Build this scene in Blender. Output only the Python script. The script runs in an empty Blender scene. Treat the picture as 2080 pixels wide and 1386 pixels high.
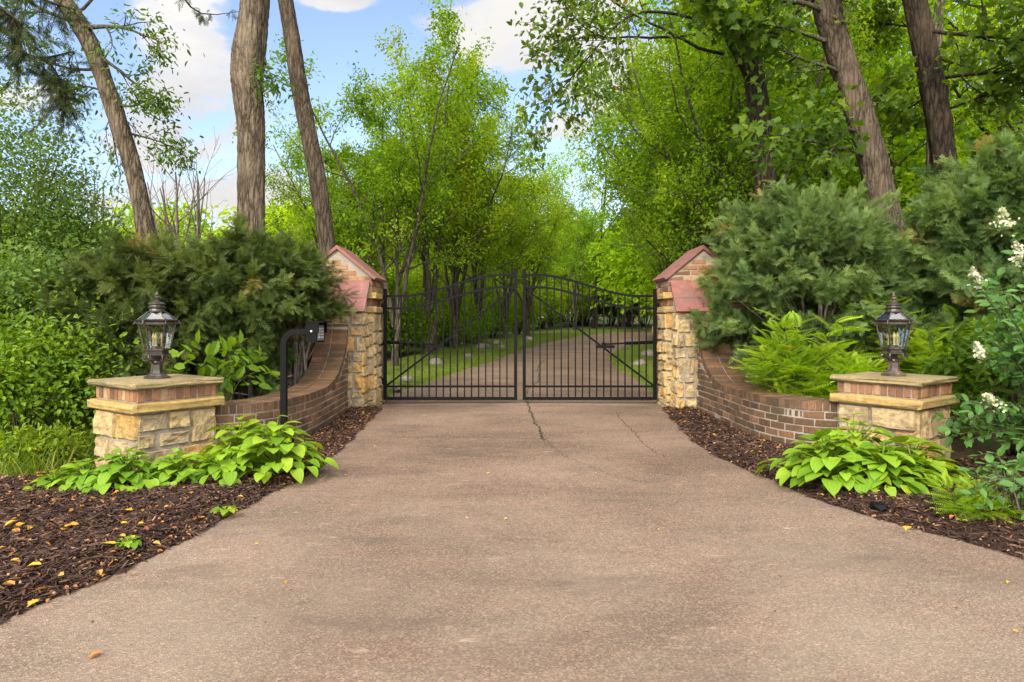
import bpy, math, random
import numpy as np
PI = math.pi
R = math.radians
scene = bpy.context.scene
col = scene.collection
CAMZ = 1.386
F_PX, CX, HY = 1387.0, 1040.0, 650.0


def P(px, py, d):
    """real-world point seen at a place of the photograph, d metres away"""
    return np.array([(px - CX) / F_PX * d, d, CAMZ + (HY - py) / F_PX * d])


def smooth(a, b, x):
    t = np.clip((x - a) / (b - a), 0, 1)
    return t * t * (3 - 2 * t)


def gh(x, y):
    """height of the ground"""
    x = np.asarray(x, float); y = np.asarray(y, float)
    z = 0.05 * smooth(7.5, 10.8, y) + 0.025 * np.clip(y - 11, 0, 60)
    z = z + 0.10 * np.clip(x - 7.0 - 0.12 * np.clip(y - 11, 0, 40), 0, 40) * smooth(4, 12, y)
    z = z - 0.03 * np.clip(-x - 9, 0, 60)
    return z


def g(x, y):
    return float(gh(x, y))


# ------------------------------------------------------------------ materials
def new_mat(name):
    m = bpy.data.materials.new(name)
    m.use_nodes = True
    nt = m.node_tree
    for n in list(nt.nodes):
        nt.nodes.remove(n)
    out = nt.nodes.new('ShaderNodeOutputMaterial')
    return m, nt, out


def N(nt, t, **kw):
    n = nt.nodes.new(t)
    for k, v in kw.items():
        if k in n.inputs.keys():
            n.inputs[k].default_value = v
        else:
            setattr(n, k, v)
    return n


def ramp(nt, stops, fac=None, interp='LINEAR'):
    n = nt.nodes.new('ShaderNodeValToRGB')
    n.color_ramp.interpolation = interp
    el = n.color_ramp.elements
    while len(el) < len(stops):
        el.new(0.5)
    for e, (p, c) in zip(el, stops):
        e.position = p
        e.color = (*c, 1) if len(c) == 3 else c
    if fac is not None:
        nt.links.new(fac, n.inputs[0])
    return n.outputs[0]


def mixc(nt, fac, a, b, mode='MIX'):
    n = nt.nodes.new('ShaderNodeMix')
    n.data_type = 'RGBA'; n.blend_type = mode
    for sock, v in ((n.inputs[0], fac), (n.inputs[6], a), (n.inputs[7], b)):
        if hasattr(v, 'is_linked'):
            nt.links.new(v, sock)
        elif isinstance(v, (int, float)):
            sock.default_value = v
        else:
            sock.default_value = (*v, 1)
    return n.outputs[2]


def mth(nt, op, a, b=None, c=None, clamp=False):
    n = nt.nodes.new('ShaderNodeMath'); n.operation = op; n.use_clamp = clamp
    for i, v in enumerate((a, b, c)):
        if v is None: continue
        if hasattr(v, 'is_linked'): nt.links.new(v, n.inputs[i])
        else: n.inputs[i].default_value = v
    return n.outputs[0]


def noise(nt, vec, scale, detail=4, rough=0.55, dist=0.0):
    n = N(nt, 'ShaderNodeTexNoise', Scale=scale, Detail=detail, Roughness=rough, Distortion=dist)
    if vec is not None: nt.links.new(vec, n.inputs['Vector'])
    return n.outputs['Fac']


def mapped(nt, vec, scale=(1, 1, 1), rot=(0, 0, 0)):
    n = nt.nodes.new('ShaderNodeMapping')
    n.inputs['Scale'].default_value = scale; n.inputs['Rotation'].default_value = rot
    nt.links.new(vec, n.inputs['Vector'])
    return n.outputs[0]


def objco(nt):
    return nt.nodes.new('ShaderNodeTexCoord').outputs['Object']


def worldco(nt):
    return nt.nodes.new('ShaderNodeNewGeometry').outputs['Position']


def attr(nt, name):
    n = nt.nodes.new('ShaderNodeAttribute'); n.attribute_name = name
    return n.outputs['Fac']


def bump(nt, h, strength=0.5, dist=0.02):
    n = N(nt, 'ShaderNodeBump', Strength=strength, Distance=dist)
    nt.links.new(h, n.inputs['Height'])
    return n.outputs[0]


def principled(nt, out, colr, rough=0.8, normal=None, metallic=0.0, spec=0.4):
    b = N(nt, 'ShaderNodeBsdfPrincipled', Roughness=rough, Metallic=metallic)
    b.inputs['Specular IOR Level'].default_value = spec
    if hasattr(colr, 'is_linked'): nt.links.new(colr, b.inputs['Base Color'])
    else: b.inputs['Base Color'].default_value = (*colr, 1)
    if hasattr(rough, 'is_linked'): nt.links.new(rough, b.inputs['Roughness'])
    if normal is not None: nt.links.new(normal, b.inputs['Normal'])
    nt.links.new(b.outputs[0], out.inputs[0])
    return b


def leaf_mat(name, stops, transl=0.45, rough=0.55, spec=0.25, hue_var=0.03, val_var=0.35, tcol=(1.25, 1.2, .55)):
    m, nt, out = new_mat(name)
    c = ramp(nt, stops, attr(nt, 'tint'))
    oi = nt.nodes.new('ShaderNodeObjectInfo')
    # large light and dark clumps
    nz = noise(nt, worldco(nt), 1.1, 2)
    v = mth(nt, 'MULTIPLY_ADD', nz, val_var * 2, 1 - val_var)
    hs = nt.nodes.new('ShaderNodeHueSaturation')
    nt.links.new(c, hs.inputs['Color'])
    h = mth(nt, 'MULTIPLY_ADD', oi.outputs['Random'], hue_var, 0.5 - hue_var / 2)
    nt.links.new(h, hs.inputs['Hue']); nt.links.new(v, hs.inputs['Value'])
    c = hs.outputs[0]
    b = N(nt, 'ShaderNodeBsdfPrincipled', Roughness=rough)
    b.inputs['Specular IOR Level'].default_value = spec
    nt.links.new(c, b.inputs['Base Color'])
    t = nt.nodes.new('ShaderNodeBsdfTranslucent')
    tc = mixc(nt, 1.0, c, tcol, 'MULTIPLY')
    nt.links.new(tc, t.inputs['Color'])
    mx = nt.nodes.new('ShaderNodeMixShader'); mx.inputs[0].default_value = transl
    nt.links.new(b.outputs[0], mx.inputs[1]); nt.links.new(t.outputs[0], mx.inputs[2])
    nt.links.new(mx.outputs[0], out.inputs[0])
    return m


def bark_mat(name, dark, light, zs=1.6, s=14, moss=None):
    m, nt, out = new_mat(name)
    co = objco(nt)
    v = mapped(nt, co, (s, s, zs))
    n1 = noise(nt, v, 1.0, 6, 0.65, 0.6)
    vo = N(nt, 'ShaderNodeTexVoronoi', Scale=1.3, feature='DISTANCE_TO_EDGE')
    nt.links.new(mapped(nt, co, (s, s, zs * 1.3)), vo.inputs['Vector'])
    cr = mth(nt, 'MULTIPLY', vo.outputs['Distance'], 2.2, clamp=True)
    h = mth(nt, 'MULTIPLY_ADD', n1, 0.6, mth(nt, 'MULTIPLY', cr, 0.5))
    pl = N(nt, 'ShaderNodeTexVoronoi', Scale=.5, feature='DISTANCE_TO_EDGE'); nt.links.new(mapped(nt, co, (s, s, zs * 1.1)), pl.inputs['Vector'])
    h = mth(nt, 'MULTIPLY_ADD', mth(nt, 'MULTIPLY', pl.outputs['Distance'], 2.6, clamp=True), .45, mth(nt, 'MULTIPLY', h, .62))
    c = ramp(nt, [(0.24, dark), (0.72, light)], h)
    c = mixc(nt, ramp(nt, [(.52, (0, 0, 0)), (.72, (.6, .6, .6))], noise(nt, mapped(nt, co, (2.2, 2.2, .9)), 1.0, 5)), c, tuple(1.25 * a for a in light))
    big = noise(nt, co, 1.3, 3)
    c = mixc(nt, mth(nt, 'MULTIPLY', big, 0.55), c, tuple(0.5 * a for a in dark))
    if moss:
        c = mixc(nt, mth(nt, 'MULTIPLY', ramp(nt, [(0.5, (0, 0, 0)), (0.7, (1, 1, 1))], noise(nt, co, 2.3, 5)), 0.5), c, moss)
    principled(nt, out, c, 0.9, bump(nt, h, 1.0, 0.03), spec=0.15)
    return m


M = {}
M['leaf_verge'] = leaf_mat('leaf_verge', [(0, (.086, .166, .008)), (.5, (.228, .374, .014)), (1, (.43, .55, .032))], .6, tcol=(1.38, 1.25, .33))
M['leaf_wood'] = leaf_mat('leaf_wood', [(0, (.042, .105, .008)), (.5, (.110, .220, .012)), (1, (.23, .36, .02))], .55, tcol=(1.3, 1.25, .35))
M['leaf_bright'] = leaf_mat('leaf_bright', [(0, (.13, .23, .006)), (.5, (.30, .44, .010)), (1, (.50, .58, .02))], .62, hue_var=.02, tcol=(1.25, 1.3, .3))
M['leaf_bush'] = leaf_mat('leaf_bush', [(0, (.055, .115, .024)), (.5, (.135, .225, .046)), (1, (.25, .35, .085))], .45, tcol=(1.45, 1.2, .30))
M['leaf_under'] = leaf_mat('leaf_under', [(0, (.060, .125, .008)), (.5, (.155, .270, .018)), (1, (.30, .41, .03))], .5, tcol=(1.45, 1.2, .30))
M['leaf_maple'] = leaf_mat('leaf_maple', [(0, (.036, .086, .010)), (.5, (.092, .175, .016)), (1, (.19, .28, .022))], .55, tcol=(1.4, 1.3, .3))
M['leaf_ash'] = leaf_mat('leaf_ash', [(0, (.040, .100, .012)), (.5, (.10, .19, .022)), (1, (.20, .31, .03))], .45, tcol=(1.35, 1.2, .35))
M['leaf_oak'] = leaf_mat('leaf_oak', [(0, (.05, .10, .014)), (.6, (.13, .19, .024)), (.88, (.20, .24, .03)), (1, (.32, .18, .05))], .45, tcol=(1.45, 1.2, .30))
M['leaf_hydrangea'] = leaf_mat('leaf_hydrangea', [(0, (.045, .115, .024)), (.5, (.095, .20, .042)), (1, (.19, .31, .07))], .35, .5, tcol=(1.4, 1.2, .3))
M['leaf_hosta'] = leaf_mat('leaf_hosta', [(0, (.085, .180, .010)), (.5, (.190, .330, .018)), (.96, (.33, .45, .03)), (1, (.52, .38, .03))], .38, .5, .3, val_var=.25, tcol=(1.45, 1.2, .30))
M['leaf_sorbaria'] = leaf_mat('leaf_sorbaria', [(0, (.10, .20, .010)), (.5, (.27, .40, .016)), (.94, (.46, .55, .03)), (1, (.52, .34, .04))], .5, tcol=(1.35, 1.25, .3))
M['juniper_dark'] = leaf_mat('juniper_dark', [(0, (.028, .052, .014)), (.5, (.088, .132, .034)), (.9, (.20, .26, .07)), (1, (.24, .14, .05))], .4, .7, .15)
M['juniper_blue'] = leaf_mat('juniper_blue', [(0, (.042, .092, .028)), (.5, (.125, .215, .068)), (.92, (.26, .37, .115)), (1, (.34, .20, .07))], .4, .7, .15)
M['conifer_dark'] = leaf_mat('conifer_dark', [(0, (.030, .050, .018)), (.6, (.075, .105, .035)), (1, (.15, .14, .06))], .3, .7, .15)
M['grass'] = leaf_mat('grass', [(0, (.070, .115, .012)), (.5, (.15, .215, .022)), (.75, (.26, .28, .04)), (1, (.36, .26, .10))], .45, val_var=.35, tcol=(1.3, 1.2, .4))
M['flower'] = leaf_mat('flower', [(0, (.40, .45, .22)), (.5, (.62, .62, .44)), (1, (.78, .76, .64))], .3, tcol=(1, 1, .8))
M['leaf_fallen'] = leaf_mat('leaf_fallen', [(0, (.30, .13, .05)), (.4, (.48, .24, .05)), (.7, (.62, .36, .03)), (1, (.66, .46, .03))], .2, tcol=(1, 1, .8), val_var=.1)
M['bark_grey'] = bark_mat('bark_grey', (.045, .033, .022), (.25, .195, .135), 4.5, 30)
M['bark_brown'] = bark_mat('bark_brown', (.036, .026, .018), (.185, .140, .098), 4.5, 30)
M['bark_dark'] = bark_mat('bark_dark', (.014, .010, .007), (.085, .062, .042), 4.0, 26)
M['bark_twig'] = bark_mat('bark_twig', (.042, .034, .024), (.20, .165, .12), 5, 30)
M['bark_bare'] = bark_mat('bark_bare', (.12, .095, .075), (.33, .28, .23), 5, 30)


def mat_ground():
    m, nt, out = new_mat('forest_floor')
    co = worldco(nt)
    n1 = noise(nt, co, 0.9, 5); n2 = noise(nt, co, 14, 5, .7); n3 = noise(nt, co, 60, 3, .7)
    soil = ramp(nt, [(.3, (.040, .026, .017)), (.55, (.105, .068, .042)), (.75, (.21, .145, .08))], n2)
    gr = ramp(nt, [(.3, (.03, .065, .012)), (.7, (.10, .17, .028))], n3)
    c = mixc(nt, ramp(nt, [(.42, (0, 0, 0)), (.56, (1, 1, 1))], n1), soil, gr)
    principled(nt, out, c, .95, bump(nt, n2, .8, .03), spec=.1)
    return m


def mat_lawn():
    m, nt, out = new_mat('lawn_soil')
    co = worldco(nt)
    c = ramp(nt, [(.25, (.09, .058, .028)), (.45, (.085, .115, .018)), (.7, (.20, .24, .03))], noise(nt, co, 4, 6, .75))
    principled(nt, out, c, .95, spec=.1)
    return m


def mat_asphalt():
    m, nt, out = new_mat('worn_asphalt')
    co = worldco(nt)
    big = noise(nt, mapped(nt, co, (.42, .75, 1)), 1.0, 5, .6, .5)
    mid = noise(nt, mapped(nt, co, (1.0, 2.2, 1)), 2.2, 5, .6, .3)
    fine = noise(nt, co, 120, 3, .75)
    v = N(nt, 'ShaderNodeTexVoronoi', Scale=130.0); nt.links.new(co, v.inputs['Vector'])
    sp = N(nt, 'ShaderNodeSeparateColor'); nt.links.new(v.outputs['Color'], sp.inputs[0])
    agg = ramp(nt, [(.0, (0.044, 0.036, 0.029)), (.35, (0.169, 0.125, 0.092)), (.75, (0.253, 0.193, 0.144)), (1, (0.483, 0.380, 0.279))], sp.outputs[0])
    base = ramp(nt, [(.40, (0.106, 0.075, 0.054)), (.5, (0.194, 0.135, 0.099)), (.60, (0.284, 0.205, 0.155))], big)
    base = mixc(nt, ramp(nt, [(.40, (0, 0, 0)), (.62, (.75, .75, .75))], mid), base, (0.242, 0.143, 0.105))
    c = mixc(nt, .44, base, agg)
    # greyer, paler surface towards the road: worn, and the brighter foreground light painted in
    sx = N(nt, 'ShaderNodeSeparateXYZ'); nt.links.new(co, sx.inputs[0])
    nearr = mth(nt, 'MULTIPLY_ADD', sx.outputs[1], -.24, 1.50, clamp=True)
    c = mixc(nt, mth(nt, 'MULTIPLY', nearr, ramp(nt, [(.35, (.15, .15, .15)), (.65, (.85, .85, .85))], noise(nt, co, .8, 3))), c, (0.332, 0.270, 0.207), 'MIX')
    c = mixc(nt, .35, c, mixc(nt, 1, c, agg, 'OVERLAY'))
    # damp dark edges and stains
    st = ramp(nt, [(.56, (0, 0, 0)), (.72, (.62, .62, .62))], noise(nt, mapped(nt, co, (.5, 1.3, 1)), 1.7, 6, .62))
    c = mixc(nt, st, c, (0.103, 0.077, 0.060))
    pk = ramp(nt, [(.62, (0, 0, 0)), (.76, (.85, .85, .85))], noise(nt, mapped(nt, co, (1.2, 3.5, 1)), 3.1, 5, .7))
    c = mixc(nt, pk, c, (0.435, 0.315, 0.240))
    pat = noise(nt, mapped(nt, co, (.38, .62, 1), (0, 0, .5)), 1.0, 6, .62, .8)
    c = mixc(nt, ramp(nt, [(.42, (.85, .85, .85)), (.56, (0, 0, 0))], pat), c, mixc(nt, 1, c, (.80, .79, .78), 'MULTIPLY'))
    h = mth(nt, 'ADD', v.outputs['Distance'], fine)
    principled(nt, out, c, .88, bump(nt, h, .55, .006), spec=.2)
    return m


def mat_mulch_soil():
    m, nt, out = new_mat('mulch_bed')
    co = worldco(nt)
    c = ramp(nt, [(.3, (.012, .007, .005)), (.7, (.065, .034, .024))], noise(nt, co, 40, 5, .7))
    principled(nt, out, c, .95, bump(nt, noise(nt, co, 35, 4), 1, .02), spec=.15)
    return m


def mat_tint(name, stops, rough=.85, bs=60, bd=.004, dirt=None, spec=.3, nscale=30, var=.5):
    m, nt, out = new_mat(name)
    co = worldco(nt)
    c = ramp(nt, stops, attr(nt, 'tint'))
    n1 = noise(nt, co, nscale, 6, .7)
    c = mixc(nt, var, c, mixc(nt, 1, c, ramp(nt, [(.25, (.12, .12, .12)), (.75, (.9, .9, .9))], n1), 'OVERLAY'))
    if dirt:
        d = ramp(nt, [(.48, (0, 0, 0)), (.68, (.8, .8, .8))], noise(nt, co, 3.2, 6, .65))
        c = mixc(nt, d, c, dirt)
    principled(nt, out, c, rough, bump(nt, noise(nt, co, bs, 5, .7), .7, bd), spec=spec)
    return m


M['ground'] = mat_ground(); M['lawn'] = mat_lawn(); M['asphalt'] = mat_asphalt(); M['mulch_bed'] = mat_mulch_soil()
M['chips'] = mat_tint('bark_chips', [(0, (.014, .007, .005)), (.5, (.060, .030, .019)), (.78, (.130, .070, .045)), (1, (.30, .175, .10))], .9)
M['acorn'] = mat_tint('acorn_shell', [(0, (.16, .075, .03)), (1, (.42, .22, .10))], .5)
M['stone'] = mat_tint('rockfaced_limestone', [(0, (.30, .225, .14)), (.3, (.375, .28, .155)), (.65, (.42, .305, .145)), (.88, (.42, .245, .075)), (1, (.36, .26, .155))], .9, 45, .016, (.19, .145, .085), .2, 22, .7)
M['slab'] = mat_tint('limestone_slab', [(0, (0.194, 0.154, 0.084)), (1, (0.352, 0.260, 0.123))], .9, 50, .010, (.125, .110, .055), .2, 18)
M['band'] = mat_tint('limestone_band', [(0, (0.302, 0.218, 0.101)), (1, (0.403, 0.269, 0.084))], .9, 50, .010, (.32, .22, .11), .2, 18)
M['brick_wall'] = mat_tint('brown_brick', [(0, (0.072, 0.043, 0.027)), (.45, (0.119, 0.068, 0.037)), (.8, (0.164, 0.088, 0.048)), (1, (0.200, 0.099, 0.052))], .9, 70, .005, (.062, .050, .032), .2, 26)
M['brick_red'] = mat_tint('orange_brick', [(0, (0.134, 0.072, 0.047)), (.4, (0.242, 0.124, 0.069)), (.75, (0.309, 0.158, 0.078)), (1, (0.336, 0.234, 0.138))], .9, 70, .005, None, .2, 28)
M['mortar'] = mat_tint('mortar', [(0, (0.266, 0.237, 0.192)), (1, (0.326, 0.289, 0.237))], .95, 90, .003, (.12, .10, .07), .1, 40)
M['mortar_pale'] = mat_tint('mortar_pale', [(0, (0.322, 0.280, 0.231)), (1, (0.322, 0.280, 0.231))], .95, 90, .003, (.24, .20, .15), .1, 40)
M['red_tile'] = mat_tint('red_coping', [(0, (0.185, 0.065, 0.052)), (1, (0.237, 0.095, 0.077))], .6, 25, .003, (.13, .085, .07), .4, 9)
M['rock'] = mat_tint('field_rock', [(0, (.13, .105, .085)), (1, (.27, .23, .19))], .9, 18, .02, (.10, .09, .07), .2, 8)


def mat_iron(name, colr, rough, rust=None, spec=.5):
    m, nt, out = new_mat(name)
    co = objco(nt)
    c = ramp(nt, [(.3, tuple(.7 * a for a in colr)), (.7, tuple(1.25 * a for a in colr))], noise(nt, co, 25, 4))
    if rust:
        c = mixc(nt, ramp(nt, [(.5, (0, 0, 0)), (.68, (.85, .85, .85))], noise(nt, co, 16, 5, .65)), c, rust)
    principled(nt, out, c, rough, bump(nt, noise(nt, co, 60, 3), .25, .003), spec=spec)
    return m


M['iron'] = mat_iron('black_paint', (.004, .004, .0045), .6, None, .12)
M['bronze'] = mat_iron('aged_bronze', (.030, .024, .020), .38, (.115, .075, .048), .6)
M['bronze_rust'] = mat_iron('rusty_bronze', (.06, .042, .03), .55, (.20, .13, .085), .5)
M['chrome'] = mat_iron('steel', (.5, .5, .5), .3)


def mat_plain(name, c, rough=.5, spec=.5, emit=None):
    m, nt, out = new_mat(name)
    nz = noise(nt, objco(nt), 20, 3)
    cc = ramp(nt, [(.2, tuple(.85 * a for a in c)), (.8, tuple(min(1, 1.1 * a) for a in c))], nz)
    principled(nt, out, cc, rough, spec=spec)
    return m


M['keypad'] = mat_plain('keypad_face', (.10, .105, .11), .4)
M['key'] = mat_plain('keypad_button', (.36, .36, .35), .5)
M['candle'] = mat_plain('candle_sleeve', (.55, .48, .30), .5)
M['bulb'] = mat_plain('bulb_glass', (.75, .58, .25), .15, .8)
M['crack'] = mat_plain('crack_fill', (.030, .027, .020), .95, .1)
M['joint'] = mat_plain('joint_fill', (.10, .078, .060), .95, .1)


def mat_glass(name, tint=(.90, .93, .90), refl=1.0):
    m, nt, out = new_mat(name)
    tr = nt.nodes.new('ShaderNodeBsdfTransparent'); tr.inputs[0].default_value = (*tint, 1)
    gl = N(nt, 'ShaderNodeBsdfGlossy', Roughness=.04)
    nb = bump(nt, noise(nt, objco(nt), 14, 2), .25, .01)
    nt.links.new(nb, gl.inputs['Normal'])
    fr = N(nt, 'ShaderNodeFresnel', IOR=1.5)
    f = mth(nt, 'MULTIPLY_ADD', fr.outputs[0], .9 * refl, .05 * refl, clamp=True)
    mx = nt.nodes.new('ShaderNodeMixShader')
    nt.links.new(f, mx.inputs[0]); nt.links.new(tr.outputs[0], mx.inputs[1]); nt.links.new(gl.outputs[0], mx.inputs[2])
    nt.links.new(mx.outputs[0], out.inputs[0])
    return m


M['glass'] = mat_glass('lantern_glass', (.90, .93, .90), .6)
M['roof_glass'] = mat_glass('lantern_roof_glass', (.62, .68, .66), 2.2)


# ------------------------------------------------------------------ objects
def tag(o, label=None, cat=None, group=None, kind=None):
    if label: o['label'] = label
    if cat: o['category'] = cat
    if group: o['group'] = group
    if kind: o['kind'] = kind
    return o


def empty(name, loc=(0, 0, 0), rz=0.0, label=None, cat=None, group=None):
    o = bpy.data.objects.new(name, None)
    o.empty_display_size = .1
    o.location = loc; o.rotation_euler = (0, 0, rz)
    col.objects.link(o)
    return tag(o, label, cat, group)


class Geo:
    """collects vertices, faces (any n-gon) and a per-vertex tint"""
    def __init__(s):
        s.V = []; s.F = []; s.T = []; s.n = 0

    def add(s, V, F, tint=0.5):
        V = np.asarray(V, float).reshape(-1, 3)
        for f in (F if isinstance(F, list) else [F]):
            f = np.asarray(f, np.int64)
            if f.size: s.F.append(f + s.n)
        t = np.asarray(tint, float)
        s.T.append(np.full(len(V), float(t)) if t.ndim == 0 else t)
        s.V.append(V); s.n += len(V)
        return s

    def box(s, c, size, rz=0.0, tint=.5, M3=None):
        hx, hy, hz = np.asarray(size) / 2
        V = np.array([[x, y, z] for z in (-hz, hz) for y in (-hy, hy) for x in (-hx, hx)])
        if M3 is None:
            c_, s_ = math.cos(rz), math.sin(rz)
            M3 = np.array([[c_, -s_, 0], [s_, c_, 0], [0, 0, 1]])
        V = V @ M3.T + np.asarray(c)
        return s.add(V, np.array([[0, 2, 3, 1], [4, 5, 7, 6], [0, 1, 5, 4], [2, 6, 7, 3], [0, 4, 6, 2], [1, 3, 7, 5]]), tint)

    def tube(s, pts, rad, k=6, tint=.5, cap=True):
        pts = np.asarray(pts, float); n = len(pts)
        rad = np.broadcast_to(np.asarray(rad, float), (n,))
        T = np.gradient(pts, axis=0); T /= np.linalg.norm(T, axis=1)[:, None] + 1e-9
        ref = np.array([0, 0, 1.]) if abs(T[0][2]) < .9 else np.array([1., 0, 0])
        u = np.cross(T[0], ref); u /= np.linalg.norm(u)
        rings = []
        a = np.arange(k) / k * 2 * PI
        for i in range(n):
            u = u - T[i] * np.dot(u, T[i]); u /= np.linalg.norm(u) + 1e-9
            v = np.cross(T[i], u)
            rings.append(pts[i] + rad[i] * (np.cos(a)[:, None] * u + np.sin(a)[:, None] * v))
        V = np.concatenate(rings)
        i = np.arange(n - 1)[:, None] * k; j = np.arange(k)[None, :]; j2 = (j + 1) % k
        F = np.stack([i + j, i + j2, i + k + j2, i + k + j], -1).reshape(-1, 4)
        fs = [F]
        if cap:
            fs += [np.arange(k)[::-1][None, :], (np.arange(k) + (n - 1) * k)[None, :]]
        return s.add(V, fs, tint)

    def lathe(s, prof, k=6, c=(0, 0, 0), rot=0.0, tint=.5, cap=True):
        """prof: (radius, z) pairs; radius is to the corners"""
        a = np.arange(k) / k * 2 * PI + rot
        V = np.concatenate([np.stack([r * np.cos(a), r * np.sin(a), np.full(k, z)], 1) for r, z in prof]) + np.asarray(c)
        n = len(prof)
        i = np.arange(n - 1)[:, None] * k; j = np.arange(k)[None, :]; j2 = (j + 1) % k
        fs = [np.stack([i + j, i + j2, i + k + j2, i + k + j], -1).reshape(-1, 4)]
        if cap:
            fs += [np.arange(k)[::-1][None, :], (np.arange(k) + (n - 1) * k)[None, :]]
        return s.add(V, fs, tint)

    def scatter(s, tv, tf, pos, A, size, tint, tl=None):
        """template vertices tv / faces tf copied to pos with frames A (n,3,3) columns x,y,z"""
        n = len(pos); k = len(tv)
        if n == 0: return s
        size = np.broadcast_to(np.asarray(size, float), (n,))
        V = np.einsum('nij,kj->nki', A, tv) * size[:, None, None] + pos[:, None, :]
        F = [(np.asarray(f)[None] + (np.arange(n) * k)[:, None, None]).reshape(-1, np.asarray(f).shape[1]) for f in (tf if isinstance(tf, list) else [tf])]
        T = np.repeat(np.asarray(tint, float), k)
        if tl is not None: T = np.clip(T + np.tile(tl, n), 0, 1)
        return s.add(V.reshape(-1, 3), F, T)

    def build(s, name, mat, parent=None, shade=False, **kw):
        me = bpy.data.meshes.new(name)
        V = np.concatenate(s.V) if s.V else np.zeros((0, 3))
        me.vertices.add(len(V)); me.vertices.foreach_set('co', V.astype(np.float32).ravel())
        if s.F:
            tot = np.concatenate([np.full(len(f), f.shape[1]) for f in s.F])
            idx = np.concatenate([f.ravel() for f in s.F])
            me.loops.add(len(idx)); me.loops.foreach_set('vertex_index', idx.astype(np.int32))
            me.polygons.add(len(tot))
            st = np.concatenate([[0], np.cumsum(tot)[:-1]])
            me.polygons.foreach_set('loop_start', st.astype(np.int32))
            me.polygons.foreach_set('loop_total', tot.astype(np.int32))
            me.polygons.foreach_set('use_smooth', np.full(len(tot), bool(shade)))
        a = me.attributes.new('tint', 'FLOAT', 'POINT')
        a.data.foreach_set('value', np.concatenate(s.T).astype(np.float32))
        me.update(calc_edges=True)
        me.materials.append(M[mat] if isinstance(mat, str) else mat)
        o = bpy.data.objects.new(name, me)
        col.objects.link(o)
        if parent is not None: o.parent = parent
        return tag(o, **kw)


def dup(o, loc=None, rz=None, scale=None, label=None, group=None):
    c = o.copy(); col.objects.link(c)
    for ch in list(o.children):
        k = ch.copy(); col.objects.link(k); k.parent = c
        for gch in ch.children:
            q = gch.copy(); col.objects.link(q); q.parent = k
    if loc is not None: c.location = loc
    if rz is not None: c.rotation_euler = (0, 0, rz)
    if scale is not None: c.scale = scale if hasattr(scale, '__len__') else (scale,) * 3
    if label: c['label'] = label
    if group: c['group'] = group
    return c


def nrm(v):
    v = np.asarray(v, float)
    return v / (np.linalg.norm(v, axis=-1, keepdims=True) + 1e-9)


def frames(d, up):
    """columns x,y,z with y along d and z near up"""
    y = nrm(d); x = nrm(np.cross(y, up)); z = np.cross(x, y)
    return np.stack([x, y, z], -1)


def spline(ctrl, n):
    """Catmull-Rom through control points"""
    c = np.asarray(ctrl, float)
    c = np.vstack([2 * c[0] - c[1], c, 2 * c[-1] - c[-2]])
    t = np.linspace(0, len(c) - 3 - 1e-6, n); i = t.astype(int); f = (t - i)[:, None]
    p0, p1, p2, p3 = c[i], c[i + 1], c[i + 2], c[i + 3]
    return .5 * (2 * p1 + (p2 - p0) * f + (2 * p0 - 5 * p1 + 4 * p2 - p3) * f ** 2 + (3 * p1 - p0 - 3 * p2 + p3) * f ** 3)


# leaf templates: y runs from stalk to tip
DIA = (np.array([[0, 0, 0], [-.27, .42, .07], [0, 1, -.05], [.27, .42, .07]]), [np.array([[0, 2, 1], [0, 3, 2]])])
LEAF6 = (np.array([[0, 0, 0], [-.24, .25, .06], [-.22, .65, .06], [0, 1, -.08], [.22, .65, .06], [.24, .25, .06]]),
         [np.array([[0, 3, 2, 1], [0, 5, 4, 3]])])
NARROW = (LEAF6[0] * [.72, 1, 1], LEAF6[1])
_mp = [(0, 0), (.16, .10), (.42, .02), (.34, .20), (.62, .38), (.40, .46), (.40, .60), (.20, .62), (0, 1.0)]
_mv = [(x, y, .05 * abs(x) - .12 * y * y) for x, y in _mp] + [(-x, y, .05 * abs(x) - .12 * y * y) for x, y in _mp[1:-1]][::-1]
MAPLE = (np.array(_mv), [np.array([[0, 1, 2, 3], [0, 3, 4, 5], [0, 5, 6, 7]]), np.array([[0, 7, 8]]),
                         np.array([[0, 8, 9]]), np.array([[0, 9, 10, 11], [0, 11, 12, 13], [0, 13, 14, 15]])])


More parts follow.
